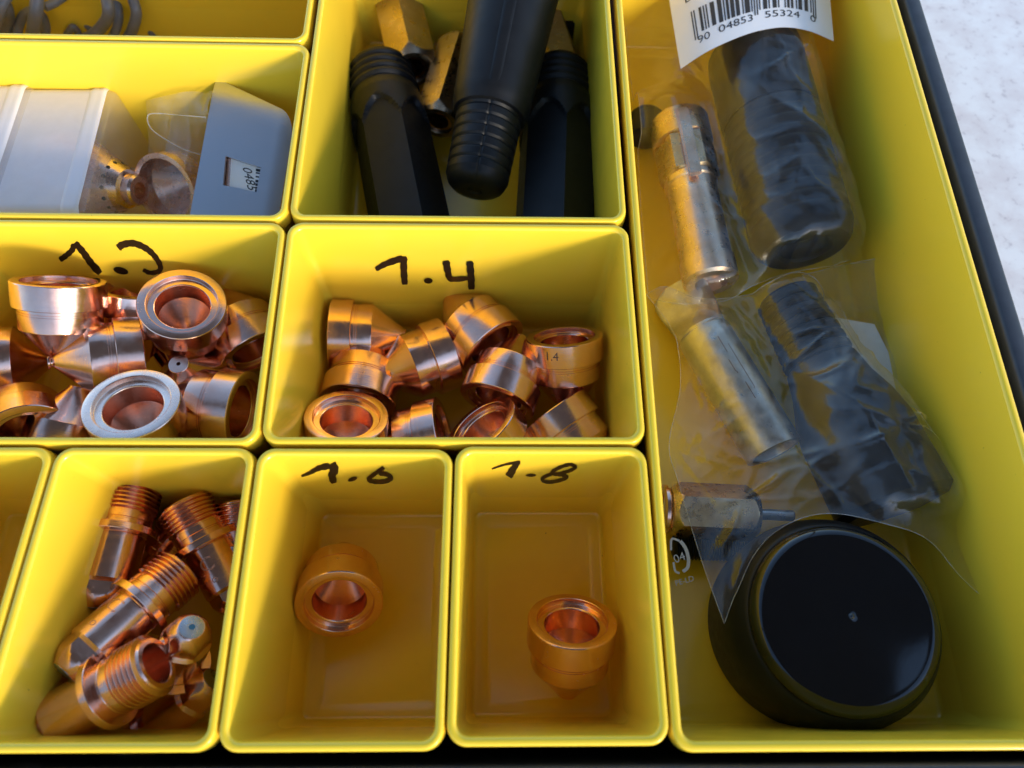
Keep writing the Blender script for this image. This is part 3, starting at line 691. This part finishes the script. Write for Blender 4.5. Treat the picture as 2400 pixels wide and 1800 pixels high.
# label slip behind the window
def planar(name, quads, m, parent=None, off=None):
    bm = bmesh.new()
    for q in quads: bm.faces.new([bm.verts.new(p + (off or Vector((0, 0, 0)))) for p in q])
    o = mesh_obj(name, bm, m, parent, None)
    return o
def zo(p): return onp(*zpx(ZB, p))
back = pn * -0.16
bm = bmesh.new(); Q = [zo(p) for p in ((1490, 980), (1760, 1040), (1730, 1300), (1470, 1260))]
vs = [bm.verts.new(p + back) for p in Q] + [bm.verts.new(p + back - pn * 0.02) for p in Q]
bm.faces.new(vs[:4]); bm.faces.new(vs[4:][::-1])
for i in range(4): bm.faces.new((vs[i], vs[4 + i], vs[4 + (i + 1) % 4], vs[(i + 1) % 4]))
sl = mesh_obj('label_slip', bm, PAPER, None, None); setp(sl, 'white barcode slip seen through the window of the steel plate', 'label')
V, F = textmesh('0485', 1.0); bm = bmesh.new()
tO = zo((1605, 1150)) + back + pn * 0.008; tx = (zo((1625, 1245)) - zo((1580, 1065))) / 2.35; ty = (zo((1640, 1150)) - zo((1570, 1135))) * 1.25
vs = [bm.verts.new(tO + tx * v.x + ty * v.y) for v in V]
for f in F: bm.faces.new([vs[i] for i in f])
mesh_obj('label_digits', bm, PRINT, sl, None)
bm = bmesh.new(); random.seed(3); t = 0.0
c0, c1, d0, d1 = zo((1658, 1060)), zo((1668, 1062 + 190)), zo((1700, 1068)), zo((1690, 1065 + 190))
c0, c1, d0, d1 = zo((1650, 1060)), zo((1642, 1250)), zo((1735, 1075)), zo((1725, 1262))
while t < 1:
    wbar = random.choice([0.03, 0.05, 0.09])
    q = [c0.lerp(c1, t), c0.lerp(c1, min(1, t + wbar)), d0.lerp(d1, min(1, t + wbar)), d0.lerp(d1, t)]
    bm.faces.new([bm.verts.new(p + back + pn * 0.008) for p in q]); t += wbar + random.choice([0.03, 0.05, 0.08])
mesh_obj('barcode', bm, PRINT, sl, None)['kind'] = 'stuff'
planar('copper_strip', [[zo((1400, 990)), zo((1492, 990)), zo((1478, 1260)), zo((1390, 1250))]], COPPER, None, pn * -0.17)
setp(bpy.data.objects['copper_strip'], 'flat copper strip at the left of the plate window', 'strip')

# ------------------------------------------------------------------ contents of the large right bin
def lathe_obj(name, prof, m, P, n, label, cat, seg=72, sharp=28, rf=None, caps=(True, True), roll=0):
    bm = bmesh.new(); lathe(bm, prof, seg, caps, rf); o = mesh_obj(name, bm, m, None, sharp)
    o.location = P; o.rotation_mode = 'QUATERNION'; o.rotation_quaternion = quat(n, roll); setp(o, label, cat); return o
CONT1, CONT2 = [], []
# big black cap
cp = at(1992, 1440, -2.15)
e = empty('round_cap', (cp.x + 0.30, cp.y - 0.06, ZF), 'large round black cap with a glossy shallow cone top', 'cap')
bm = bmesh.new(); H = -2.15 - ZF
e.rotation_euler = (0, math.radians(-4), 0)
lathe(bm, [(2.66, H - 0.57), (2.74, H - 0.60), (2.82, H - 0.68), (3.02, H - 1.05), (3.14, H - 1.6), (3.2, H - 2.2), (3.2, 0.5), (3.16, 0.06), (3.1, 0.02)], 96, (False, True))
bodyc = mesh_obj('cap_side', bm, BLK, e, 40)
bm = bmesh.new(); pr = [(0.0001, H + 0.165), (0.04, H + 0.16), (0.065, H + 0.125), (0.10, H + 0.112)]
for i in range(1, 25):
    f = i / 24; pr.append((0.10 + 2.20 * f, H + 0.11 - 0.25 * f))
for i in range(1, 13):
    t = math.pi / 2 * i / 12; pr.append((2.30 + 0.40 * math.sin(t), H - 0.14 - 0.42 * (1 - math.cos(t))))
pr += [(2.72, H - 0.60)]
lathe(bm, pr, 128, (False, False)); mesh_obj('cap_top', bm, GLOSS, e, 50)

# bagged black handle
A, n, L = ends(ZG, (800, 260), -3.9, (1075, 1290), -4.3)
e = empty('bagged_handle', A, 'thick black handle sealed in the upper clear bag', 'plug handle', None, quat(n, 0.0))
bm = bmesh.new()
lathe(bm, [(1.35, 0.0), (1.7, 0.08), (1.92, 0.3), (1.98, 0.8), (1.98, 3.6), (1.94, 3.9)], 72, (True, True)); a = mesh_obj('grip', bm, BLK, e, 30)
bm = bmesh.new(); pr = [(1.88, 3.9)]; z = 4.0
while z < L - 0.8: pr += [(1.92, z), (1.945, z + .08), (1.945, z + .3), (1.91, z + .38), (1.90, z + .45)]; z += 0.5
pr += [(1.78, L - 0.2), (1.6, L), (1.05, L + .02), (0.95, L - 0.1), (0.9, L - 0.8)]
lathe(bm, pr, 72, (False, True)); b = mesh_obj('boot', bm, BLK, e, 30); CONT1 += [a, b]
# brass connector in the same bag
A, n, L = ends(ZG, (420, 640), -4.9, (590, 1470), -4.9)
e = empty('brass_connector', A, 'brass and copper bayonet connector beside the bagged handle', 'connector', None, quat(n, 0.2)); e.scale = (1.25, 1.25, 1)
bm = bmesh.new(); lathe(bm, [(0.5, 0.0), (0.95, 0.02), (1.0, 0.1), (1.0, 1.25), (0.9, 1.3)], 64, (True, True)); CONT1.append(mesh_obj('collar', bm, BRASSW, e, 30))
bm = bmesh.new()
def rfh(r, z, a):
    k = math.pi / 3; aa = a % k - k / 2; return min(r, 0.86 / math.cos(aa))
lathe(bm, [(0.8, 1.3), (0.98, 1.35), (0.98, 3.0), (0.8, 3.1)], 72, (True, True), rfh); CONT1.append(mesh_obj('hex_section', bm, BRASSW, e, 24))
bm = bmesh.new(); lathe(bm, [(0.78, 3.1), (0.86, 3.12), (0.86, 3.35), (0.80, 3.4), (0.80, L - 1.0), (0.86, L - 0.95), (0.86, L - 0.1), (0.76, L), (0.5, L), (0.45, L - .5)], 64, (True, True)); CONT1.append(mesh_obj('pin', bm, PINM, e, 30))
bm = rbox_bm(0.42, 0.20, 3.4, 0.06, 2); bmesh.ops.translate(bm, verts=bm.verts, vec=(0.0, 0.98, 2.0)); kp = mesh_obj('key_strip', bm, PINM, e, 30); 
up = e.rotation_quaternion.inverted() @ (Vector(CC) - A); kp.rotation_euler = (0, 0, math.atan2(up.y, up.x) - math.pi / 2 - 0.2); CONT1.append(kp)
A, n, L = ends(ZG, (255, 640), -5.4, (240, 830), -5.5)
CONT1.append(lathe_obj('cap_plug', [(0.3, -0.55), (0.62, -0.5), (0.78, -0.3), (0.80, 0.6), (0.72, 0.8), (0.4, 0.85)], BLK, A, n, 'small black rubber cap against the left wall beside the connector', 'cap'))
# tinned cable lug
A, n, L = ends(ZH, (450, 405), -5.3, (848, 1070), -4.9)
e = empty('cable_lug', A, 'tinned metal cable lug with a flattened tongue in the lower bag', 'cable lug', None, quat(n, 0.0))
bm = bmesh.new(); seg = 64
def rlug(r, z, a):
    return r
lathe(bm, [(0.76, 0.02), (0.94, 0.05), (1.02, 0.3), (1.02, L - 0.06), (1.0, L), (0.82, L), (0.80, L - 0.06), (0.80, L - 2.5)], 72, (True, True)); CONT2.append(mesh_obj('barrel', bm, TIN, e, 30))
up = e.rotation_quaternion.inverted() @ (Vector(CC) - A); ua = math.atan2(up.y, up.x)
bm = bmesh.new(); rings = []
for i in range(11):
    f = i / 10; z = 0.2 - 2.6 * f; wd = 0.92 + 0.22 * min(1, f * 1.6); tk = 0.85 * (1 - min(1, f * 2.2)) ** 2 + 0.14
    if f > 0.8: wd *= math.sqrt(max(0.05, 1 - ((f - 0.8) / 0.22) ** 2))
    rings.append([(wd * (abs(math.cos(t)) ** 0.7) * (1 if math.cos(t) > 0 else -1), tk * (abs(math.sin(t)) ** 0.7) * (1 if math.sin(t) > 0 else -1) - 0.35 * min(1, f * 2), z) for t in [2 * math.pi * k / 40 for k in range(40)]])
loft(bm, rings); bmesh.ops.recalc_face_normals(bm, faces=bm.faces[:]); tg = mesh_obj('tongue', bm, TIN, e, 40); tg.rotation_euler = (0, 0, ua - math.pi / 2); CONT2.append(tg)
# scratch lines engraved along the barrel
bm = bmesh.new()
for a0, z0, z1 in ((0.25, 1.3, 3.2), (0.05, 0.9, 1.6), (-0.05, 1.9, 2.4), (0.22, 3.2, 3.25), (0.05, 2.9, 3.6), (-0.02, 2.4, 2.5)):
    a = a0 * -1 + ua - 0.35
    q = [((1.024) * math.cos(a + s * 0.012), 1.024 * math.sin(a + s * 0.012), z) for s, z in ((-1, z0), (1, z0), (1, z1), (-1, z1))]
    bm.faces.new([bm.verts.new(p) for p in q])
mesh_obj('scribed_line', bm, ETCH, e, None)['kind'] = 'stuff'
# ribbed sleeve in lower bag
A, n, L = ends(ZH, (905, 215), -4.9, (1440, 1240), -4.35)
e = empty('ribbed_sleeve', A, 'black ribbed rubber sleeve in the lower clear bag', 'rubber sleeve', None, quat(n, 0))
bm = bmesh.new(); pr = [(0.85, 0.0), (1.02, 0.08)]; z = 0.15
for k in range(7): b_ = 1.08 + 0.02 * k; pr += [(b_, z), (b_ + .07, z + .07), (b_ + .07, z + .25), (b_, z + .33), (b_ - .03, z + .38)]; z += 0.42
pr += [(1.22, z)]
lathe(bm, pr, 64, (True, True)); CONT2.append(mesh_obj('ribbed_end', bm, BLK, e, 28))
bm = bmesh.new(); lathe(bm, [(1.18, z), (1.28, z + .1), (1.45, z + 1.0), (1.75, z + 1.9), (1.92, z + 2.8), (1.95, L + 0.7), (1.7, L + 0.95)], 72, (True, True)); CONT2.append(mesh_obj('sleeve_body', bm, BLK, e, 28))
# paper card
bm = bmesh.new(); Q = [at(*zpx(ZH, p), z) for p, z in (((1150, 330), -5.0), ((1395, 372), -5.0), ((1625, 830), -5.2), ((1632, 870), -5.2), ((1575, 915), -5.2), ((1500, 930), -5.2), ((1200, 560), -5.2))]
vs = [bm.verts.new(p) for p in Q]; ws = [bm.verts.new(p - Vector((0, 0, 0.03))) for p in Q]; bm.faces.new(vs); bm.faces.new(ws[::-1])
for i in range(len(vs)): bm.faces.new((vs[i], ws[i], ws[(i + 1) % len(vs)], vs[(i + 1) % len(vs)]))
pc = mesh_obj('paper_card', bm, PAPER, None, None); setp(pc, 'plain white card tucked behind the ribbed sleeve in the bag', 'card'); CONT2.append(pc)
# brass hex fitting and black screw under the bag corner
A, n, L = ends(ZK, (165, 225), -5.4, (680, 250), -5.4)
hexnut('brass hex fitting with a copper ring lying at the lower left of the right bin', A, n, L * 0.92, 0.85, BRASSW, 0.25, group='brass fittings in the right bin')
A2 = A - n * 0.12
lathe_obj('copper_ring', [(0.62, 0.0), (0.80, 0.0), (0.86, 0.05), (0.86, 0.16), (0.80, 0.21), (0.62, 0.21), (0.60, 0.1), (0.62, 0.0)], COPPER, A2 - n * 0.18, n, 'thin copper ring on the end of the brass fitting', 'ring', caps=(False, False))
B = A + n * L * 0.92
lathe_obj('steel_pin', [(0.17, 0.0), (0.19, 0.03), (0.19, 1.3), (0.15, 1.35)], STEEL, B, n, 'thin steel pin end beside the brass fitting and the black cap', 'pin')
A, n, L = ends(ZK, (180, 430), -5.9, (640, 440), -5.9)
pr = [(0.3, 0.0)]; z = 0.04
while z < L: pr += [(0.38, z), (0.45, z + .05), (0.38, z + .10)]; z += 0.12
lathe_obj('threaded_stud', pr, BLK, A, n, 'black threaded stud under the bag corner marked 04', 'stud')

# ------------------------------------------------------------------ label with barcode on the upper bag
def label_tag():
    e = empty('barcode_label', at(*zpx(ZG, (800, 60)), -1.6), 'white paper barcode label on the upper clear bag', 'label')
    # sheet: u across (left..right), v down (top..bottom)
    bot = [((432, 356), -2.35), ((560, 272), -1.9), ((700, 205), -1.65), ((830, 160), -1.55), ((970, 140), -1.55), ((1100, 160), -1.75), ((1226, 212), -2.2)]
    top = [((345, -170), -2.5), ((480, -235), -2.05), ((640, -285), -1.75), ((790, -310), -1.6), ((940, -320), -1.6), ((1080, -290), -1.8), ((1185, -250), -2.2)]
    Bp = spline([at(*zpx(ZG, p), z) for p, z in bot], 6); Tp = spline([at(*zpx(ZG, p), z) for p, z in top], 6)
    def S(u, v, off=0.0):
        x = max(0, min(len(Bp) - 1.001, u * (len(Bp) - 1))); i = int(x); f = x - i
        b = Bp[i].lerp(Bp[i + 1], f); t = Tp[i].lerp(Tp[i + 1], f)
        p = t.lerp(b, v); p.z += 0.06 * math.sin(v * 3.1) * math.sin(u * 3.1) + off
        return p
    bm = bmesh.new(); nu, nv = 36, 24
    for off, fl in ((0, False), (-0.02, True)):
        G = [[bm.verts.new(S(i / nu, j / nv, off)) for i in range(nu + 1)] for j in range(nv + 1)]
        for j in range(nv):
            for i in range(nu):
                q = (G[j][i], G[j + 1][i], G[j + 1][i + 1], G[j][i + 1]); bm.faces.new(q[::-1] if fl else q)
    inv(mesh_obj('label_sheet', bm, PAPER, e, 60))
    bm = bmesh.new()
    def code(d):                                     # EAN-13 module pattern for 9004853553240
        Lc = ['0001101', '0011001', '0010011', '0111101', '0100011', '0110001', '0101111', '0111011', '0110111', '0001011']
        Gc = [''.join('1' if c == '0' else '0' for c in s)[::-1] for s in Lc]; Rc = [''.join('1' if c == '0' else '0' for c in s) for s in Lc]
        par = ['LLLLLL', 'LLGLGG', 'LLGGLG', 'LLGGGL', 'LGLLGG', 'LGGLLG', 'LGGGLL', 'LGLGLG', 'LGLGGL', 'LGGLGL'][int(d[0])]
        s = '101' + ''.join((Lc if p == 'L' else Gc)[int(c)] for c, p in zip(d[1:7], par)) + '01010' + ''.join(Rc[int(c)] for c in d[7:]) + '101'
        return s
    s = code('9004853553240'); u0, u1 = 0.115, 0.885; i = 0
    guard = set(range(0, 3)) | set(range(45, 50)) | set(range(92, 95))
    while i < len(s):
        if s[i] == '1':
            j = i
            while j < len(s) and s[j] == '1': j += 1
            va, vb = 0.57, (0.845 if i in guard else 0.80)
            ua, ub = u0 + (u1 - u0) * i / 95, u0 + (u1 - u0) * j / 95
            m = 5
            for k in range(m):
                v0, v1 = va + (vb - va) * k / m, va + (vb - va) * (k + 1) / m
                bm.faces.new([bm.verts.new(S(a, b, 0.012)) for a, b in ((ua, v0), (ua, v1), (ub, v1), (ub, v0))])
            i = j
        else: i += 1
    inv(mesh_obj('barcode', bm, PRINT, e, None))['kind'] = 'stuff'
    def words(name, body, uc, vc, size, asp):
        V, F = textmesh(body, size); bm = bmesh.new()
        vs = [bm.verts.new(S(uc + v.x * asp, vc - v.y, 0.012)) for v in V]
        for f in F:
            try: bm.faces.new([vs[i] for i in f])
            except ValueError: pass
        inv(mesh_obj(name, bm, PRINT, e, None))
    words('label_digits', '90', 0.17, 0.865, 0.095, 0.85); words('label_digits', '04853', 0.37, 0.862, 0.095, 0.95); words('label_digits', '55324', 0.66, 0.862, 0.095, 0.95); words('label_digits', '0', 0.86, 0.862, 0.095, 0.9)
    words('label_text', 'Dinse-', 0.20, 0.43, 0.10, 0.85); words('label_text', 'Zapfen', 0.40, 0.50, 0.10, 0.85)
    return e
LT = label_tag()

# ------------------------------------------------------------------ clear bags
bpy.context.view_layer.update()
def bvh_of(objs):
    dg = bpy.context.evaluated_depsgraph_get(); T = []
    for o in objs:
        me = o.data; mw = o.matrix_world; V = [mw @ v.co for v in me.vertices]; F = [tuple(p.vertices) for p in me.polygons]
        T.append(BVHTree.FromPolygons(V, F))
    return T
def resample(pts, n):
    d = [0]
    for a, b in zip(pts, pts[1:]): d.append(d[-1] + (Vector(b) - Vector(a)).length)
    out = []
    for i in range(n + 1):
        t = d[-1] * i / n; k = 0
        while k < len(d) - 2 and d[k + 1] < t: k += 1
        f = (t - d[k]) / max(1e-9, d[k + 1] - d[k]); out.append(Vector(pts[k]).lerp(Vector(pts[k + 1]), min(1, max(0, f))))
    return out
def crease(x, y, seed, ang, sc, st):
    c, s = math.cos(ang), math.sin(ang); a = (x * c + y * s) * sc; b = (-x * s + y * c) * sc * st
    n = noise.noise(Vector((a, b, seed))); return 1 - min(1, abs(n) * 2.6)
def film_sheet(name, top, right, bottom, left, nu, nv, cont, matl, parent, floor=ZF + 0.05, seed=0.0, amp=1.0, ang=0.6, sag=0.012, gap=0.05, its=70, lift=0.0, maxz=-0.6, foci=(), seam=True):
    """a sheet bounded by four point chains (photo pixel + height), then draped over what it holds and creased"""
    def ch(c, n): return resample(spline([at(p[0], p[1], p[2]) for p in c], 8), n)
    T, B, Lf, Rt = ch(top, nu), ch(bottom, nu), ch(left, nv), ch(right, nv)
    P = np.zeros((nv + 1, nu + 1, 3))
    for j in range(nv + 1):
        for i in range(nu + 1):
            u, v = i / nu, j / nv
            p = (1 - v) * T[i] + v * B[i] + (1 - u) * Lf[j] + u * Rt[j] - ((1 - u) * (1 - v) * T[0] + u * (1 - v) * T[-1] + (1 - u) * v * B[0] + u * v * B[-1])
            P[j, i] = p
    trees = bvh_of(cont); lb = np.full((nv + 1, nu + 1), floor)
    for j in range(nv + 1):
        for i in range(nu + 1):
            o = Vector((P[j, i, 0], P[j, i, 1], 6)); h = floor
            for t in trees:
                r = t.ray_cast(o, Vector((0, 0, -1)))
                if r[0] is not None: h = max(h, r[0].z)
            lb[j, i] = h + gap
    for _ in range(4):
        a = np.pad(lb, 1, mode='edge'); lb = np.maximum.reduce([a[i:i + lb.shape[0], j:j + lb.shape[1]] for i in range(3) for j in range(3)])
    for _ in range(3):
        a = np.pad(lb, 1, mode='edge'); lb = np.maximum(lb - 0.04, sum(a[i:i + lb.shape[0], j:j + lb.shape[1]] for i in range(3) for j in range(3)) / 9)
    z = np.maximum(P[:, :, 2], lb); base = P[:, :, 2].copy()
    for k in range(its):
        a = np.pad(z, 1, mode='edge'); av = (a[:-2, 1:-1] + a[2:, 1:-1] + a[1:-1, :-2] + a[1:-1, 2:]) / 4
        zn = av * (1 - sag) + sag * base; zn = np.maximum(zn, lb)
        zn[0, :] = np.maximum(base[0, :], lb[0, :]); zn[-1, :] = np.maximum(base[-1, :], lb[-1, :]); zn[:, 0] = np.maximum(base[:, 0], lb[:, 0]); zn[:, -1] = np.maximum(base[:, -1], lb[:, -1]); z = zn
    bm = bmesh.new(); V = []; fc = []
    for fu, fv, fz, fa, fr_, fk, fp in foci:
        q_ = at(fu, fv, fz); fc.append((q_.x, q_.y, fa, fr_, fk, fp))
    for j in range(nv + 1):
        row = []
        for i in range(nu + 1):
            x, y = P[j, i, 0], P[j, i, 1]; u, v = i / nu, j / nv
            edge = min(1, 7 * min(u, 1 - u, v, 1 - v))
            wx = x + 0.5 * noise.noise(Vector((x * 0.5, y * 0.5, seed + 3))); wy = y + 0.5 * noise.noise(Vector((x * 0.5, y * 0.5, seed + 8)))
            c = 0.22 * crease(wx, wy, seed, ang, 0.33, 0.25) ** 2.5 + 0.13 * crease(wx, wy, seed + 5, ang + 0.8, 0.5, 0.28) ** 3 + 0.07 * crease(wx, wy, seed + 9, ang - 0.5, 0.95, 0.35) ** 3 + 0.02 * crease(wx, wy, seed + 14, ang + 0.3, 2.2, 0.5) ** 2
            for fx, fy, fa, fr_, fk, fp in fc:
                dx, dy = x - fx, y - fy; r = math.hypot(dx, dy); th = math.atan2(dy, dx)
                wv = 1 - abs(math.sin(fk * th * 0.5 + fp + 1.3 * math.sin(th + fp) + 0.9 * noise.noise(Vector((x * 0.7, y * 0.7, fp)))))
                wv *= 0.5 + 0.5 * math.sin(2 * th + fp * 3)
                c += 0.75 * fa * (max(0, wv) ** 2.2) * math.exp(-(r / fr_) ** 1.4) * min(1, r * 2.5)
            zz = min(maxz, z[j, i] + amp * c * (0.06 + 0.94 * edge) + lift)
            row.append(bm.verts.new((x, y, zz)))
        V.append(row)
    for j in range(nv):
        for i in range(nu): bm.faces.new((V[j][i], V[j + 1][i], V[j + 1][i + 1], V[j][i + 1]))
    bmesh.ops.recalc_face_normals(bm, faces=bm.faces[:])
    rim = [V[0][i].co.copy() for i in range(nu + 1)] + [V[j][nu].co.copy() for j in range(1, nv + 1)] + [V[nv][i].co.copy() for i in range(nu - 1, -1, -1)] + [V[j][0].co.copy() for j in range(nv - 1, 0, -1)]
    o = mesh_obj(name, bm, matl, parent, None)
    for p in o.data.polygons: p.use_smooth = True
    objs = [o]
    if seam:
        bm = bmesh.new(); tube(bm, rim + [rim[0]], 0.012, 6, False); objs.append(mesh_obj('film_seam', bm, SEAM, parent, 60))
    for q in objs:
        if parent: inv(q)
    return o
b1 = empty('clear_bag', at(1750, 350, -5), 'clear plastic bag over the thick handle and brass connector at the top right', 'plastic bag', 'clear plastic bags')
film_sheet('bag_film', [(1455, -160, -4.6), (1640, -190, -2.4), (1850, -190, -2.6), (1985, -160, -4.2)],
           [(1985, -160, -4.2), (1965, 90, -4.6), (1970, 230, -5.0), (2008, 400, -5.0), (2018, 490, -5.2), (2062, 612, -5.4)],
           [(1520, 700, -5.6), (1600, 712, -4.6), (1700, 705, -4.8), (1760, 672, -4.4), (1850, 640, -4.6), (1960, 622, -4.6), (2062, 612, -5.4)],
           [(1455, -160, -4.6), (1470, 100, -5.4), (1490, 300, -5.6), (1503, 500, -5.8), (1520, 700, -5.6)], 110, 150, CONT1, FILM, b1, seed=2.3, ang=0.75, amp=0.75, foci=[(1855, 150, -2.5, 0.30, 2.2, 7, 0.3), (1735, 480, -3.6, 0.35, 2.0, 8, 1.0), (1960, 540, -3.0, 0.25, 1.6, 9, 2.0), (1560, 620, -4.5, 0.25, 1.2, 9, 0.5)])
b2 = empty('clear_bag', at(1900, 950, -5), 'clear plastic bag over the cable lug and ribbed sleeve, pointed corners at the bottom', 'plastic bag', 'clear plastic bags')
f2 = film_sheet('bag_film', [(1515, 690, -5.2), (1560, 672, -5.0), (1640, 700, -4.8), (1760, 690, -4.6), (1870, 655, -4.4), (1950, 740, -5.2)],
           [(1950, 740, -5.2), (2010, 830, -5.2), (2130, 1020, -4.9), (2225, 1190, -4.3), (2320, 1415, -3.4)],
           [(1697, 1462, -3.2), (1722, 1395, -3.3), (1760, 1312, -3.2), (1810, 1252, -3.0), (1880, 1214, -2.8), (1960, 1204, -2.7), (2060, 1224, -2.7), (2170, 1262, -2.9), (2250, 1350, -3.2), (2320, 1415, -3.4)],
           [(1515, 690, -5.2), (1578, 780, -5.0), (1595, 900, -4.8), (1568, 1040, -4.6), (1590, 1130, -4.2), (1640, 1300, -3.7), (1697, 1462, -3.2)], 110, 130, CONT2 + [bodyc], FILM, b2, seed=7.7, ang=-0.5, foci=[(2076, 1022, -3.4, 0.40, 2.4, 9, 0.4), (1572, 1048, -4.6, 0.25, 2.0, 9, 1.3), (1940, 780, -3.8, 0.25, 2.0, 7, 2.2), (1730, 1180, -4.0, 0.3, 1.6, 8, 0.2)])
film_sheet('bag_back_film', [(1880, 645, -5.0), (1990, 618, -4.6), (2090, 600, -4.6)],
           [(2090, 600, -4.6), (2115, 650, -5.0), (2262, 930, -5.2), (2322, 1085, -5.0)],
           [(2130, 1190, -5.9), (2220, 1150, -5.6), (2322, 1085, -5.0)],
           [(1880, 645, -5.0), (1960, 800, -5.4), (2060, 1000, -5.7), (2130, 1190, -5.9)], 50, 70, [pc], FILM2, b2, seed=11.0, ang=0.9, amp=0.6)
# printed recycling mark on the lower bag's left corner
T2 = bvh_of([f2])[0]
def film_words(body, c, uvec, size, name='recycling_mark'):
    V, F = textmesh(body, size); bm = bmesh.new(); u = Vector((uvec[0], uvec[1])); u.normalize(); vv = Vector((u.y, -u.x))
    vs = []
    for q in V:
        px = c[0] + q.x * u.x + q.y * vv.x; py = c[1] + q.x * u.y + q.y * vv.y
        d = Vector(ray(px, py)); r = T2.ray_cast(Vector(CC), d.normalized()); p = r[0] if r[0] is not None else at(px, py, -4)
        vs.append(bm.verts.new(p + Vector((0, 0, 0.03))))
    for f in F:
        try: bm.faces.new([vs[i] for i in f])
        except ValueError: pass
    inv(mesh_obj(name, bm, PRINTW, b2, None))
film_words('04', (1592, 1308), (0.93, -0.36), 28)
film_words('PE-LD', (1604, 1362), (0.96, -0.28), 18)
def film_stroke(pts, w, name='recycling_arrow'):
    P = spline([(p[0], p[1], 0) for p in pts], 6); bm = bmesh.new(); prev = None; n = len(P)
    for i, p in enumerate(P):
        t = (P[min(i + 1, n - 1)] - P[max(i - 1, 0)]).normalized(); nn = Vector((-t.y, t.x, 0)); pr = []
        for s in (1, -1):
            q = p + nn * w * s / 2; r = T2.ray_cast(Vector(CC), Vector(ray(q.x, q.y)).normalized()); c = r[0] if r[0] is not None else at(q.x, q.y, -4)
            pr.append(bm.verts.new(c + Vector((0, 0, 0.03))))
        if prev: bm.faces.new((prev[0], pr[0], pr[1], prev[1]))
        prev = pr
    inv(mesh_obj(name, bm, PRINTW, b2, None))
film_stroke([(1594, 1268), (1606, 1285), (1613, 1310), (1611, 1330), (1600, 1340)], 8)
film_stroke([(1592, 1268), (1574, 1264), (1572, 1290)], 5)
film_stroke([(1578, 1318), (1582, 1338), (1592, 1344)], 5)

# thin clear bag in the second bin
b3 = empty('clear_bag', at(420, 300, -4), 'clear plastic bag round the steel plate and copper cone', 'plastic bag', 'clear plastic bags')
film_sheet('bag_film', [(342, 236, -2.5), (400, 222, -1.9), (450, 214, -1.7), (505, 222, -1.8)],
           [(505, 222, -1.8), (478, 350, -2.6), (440, 560, -3.9)], [(350, 560, -4.2), (400, 560, -4.0), (440, 560, -3.9)],
           [(342, 236, -2.5), (348, 330, -3.2), (345, 420, -3.7), (350, 560, -4.2)], 60, 70, [o for o in pe.children], FILM2, b3, seed=4.0, ang=0.2, amp=0.5, seam=False)
bm = bmesh.new()
P = spline([at(*zpx(ZB, p), z) for p, z in (((1330, 760), -1.9), ((1150, 745), -2.1), ((1000, 735), -2.3), ((955, 760), -2.4), ((985, 840), -2.6), ((1100, 920), -2.8), ((1200, 970), -2.9), ((1310, 1005), -2.9))], 8)
tube(bm, P, 0.022, 8); inv(mesh_obj('film_seam', bm, SEAM, b3, 60))
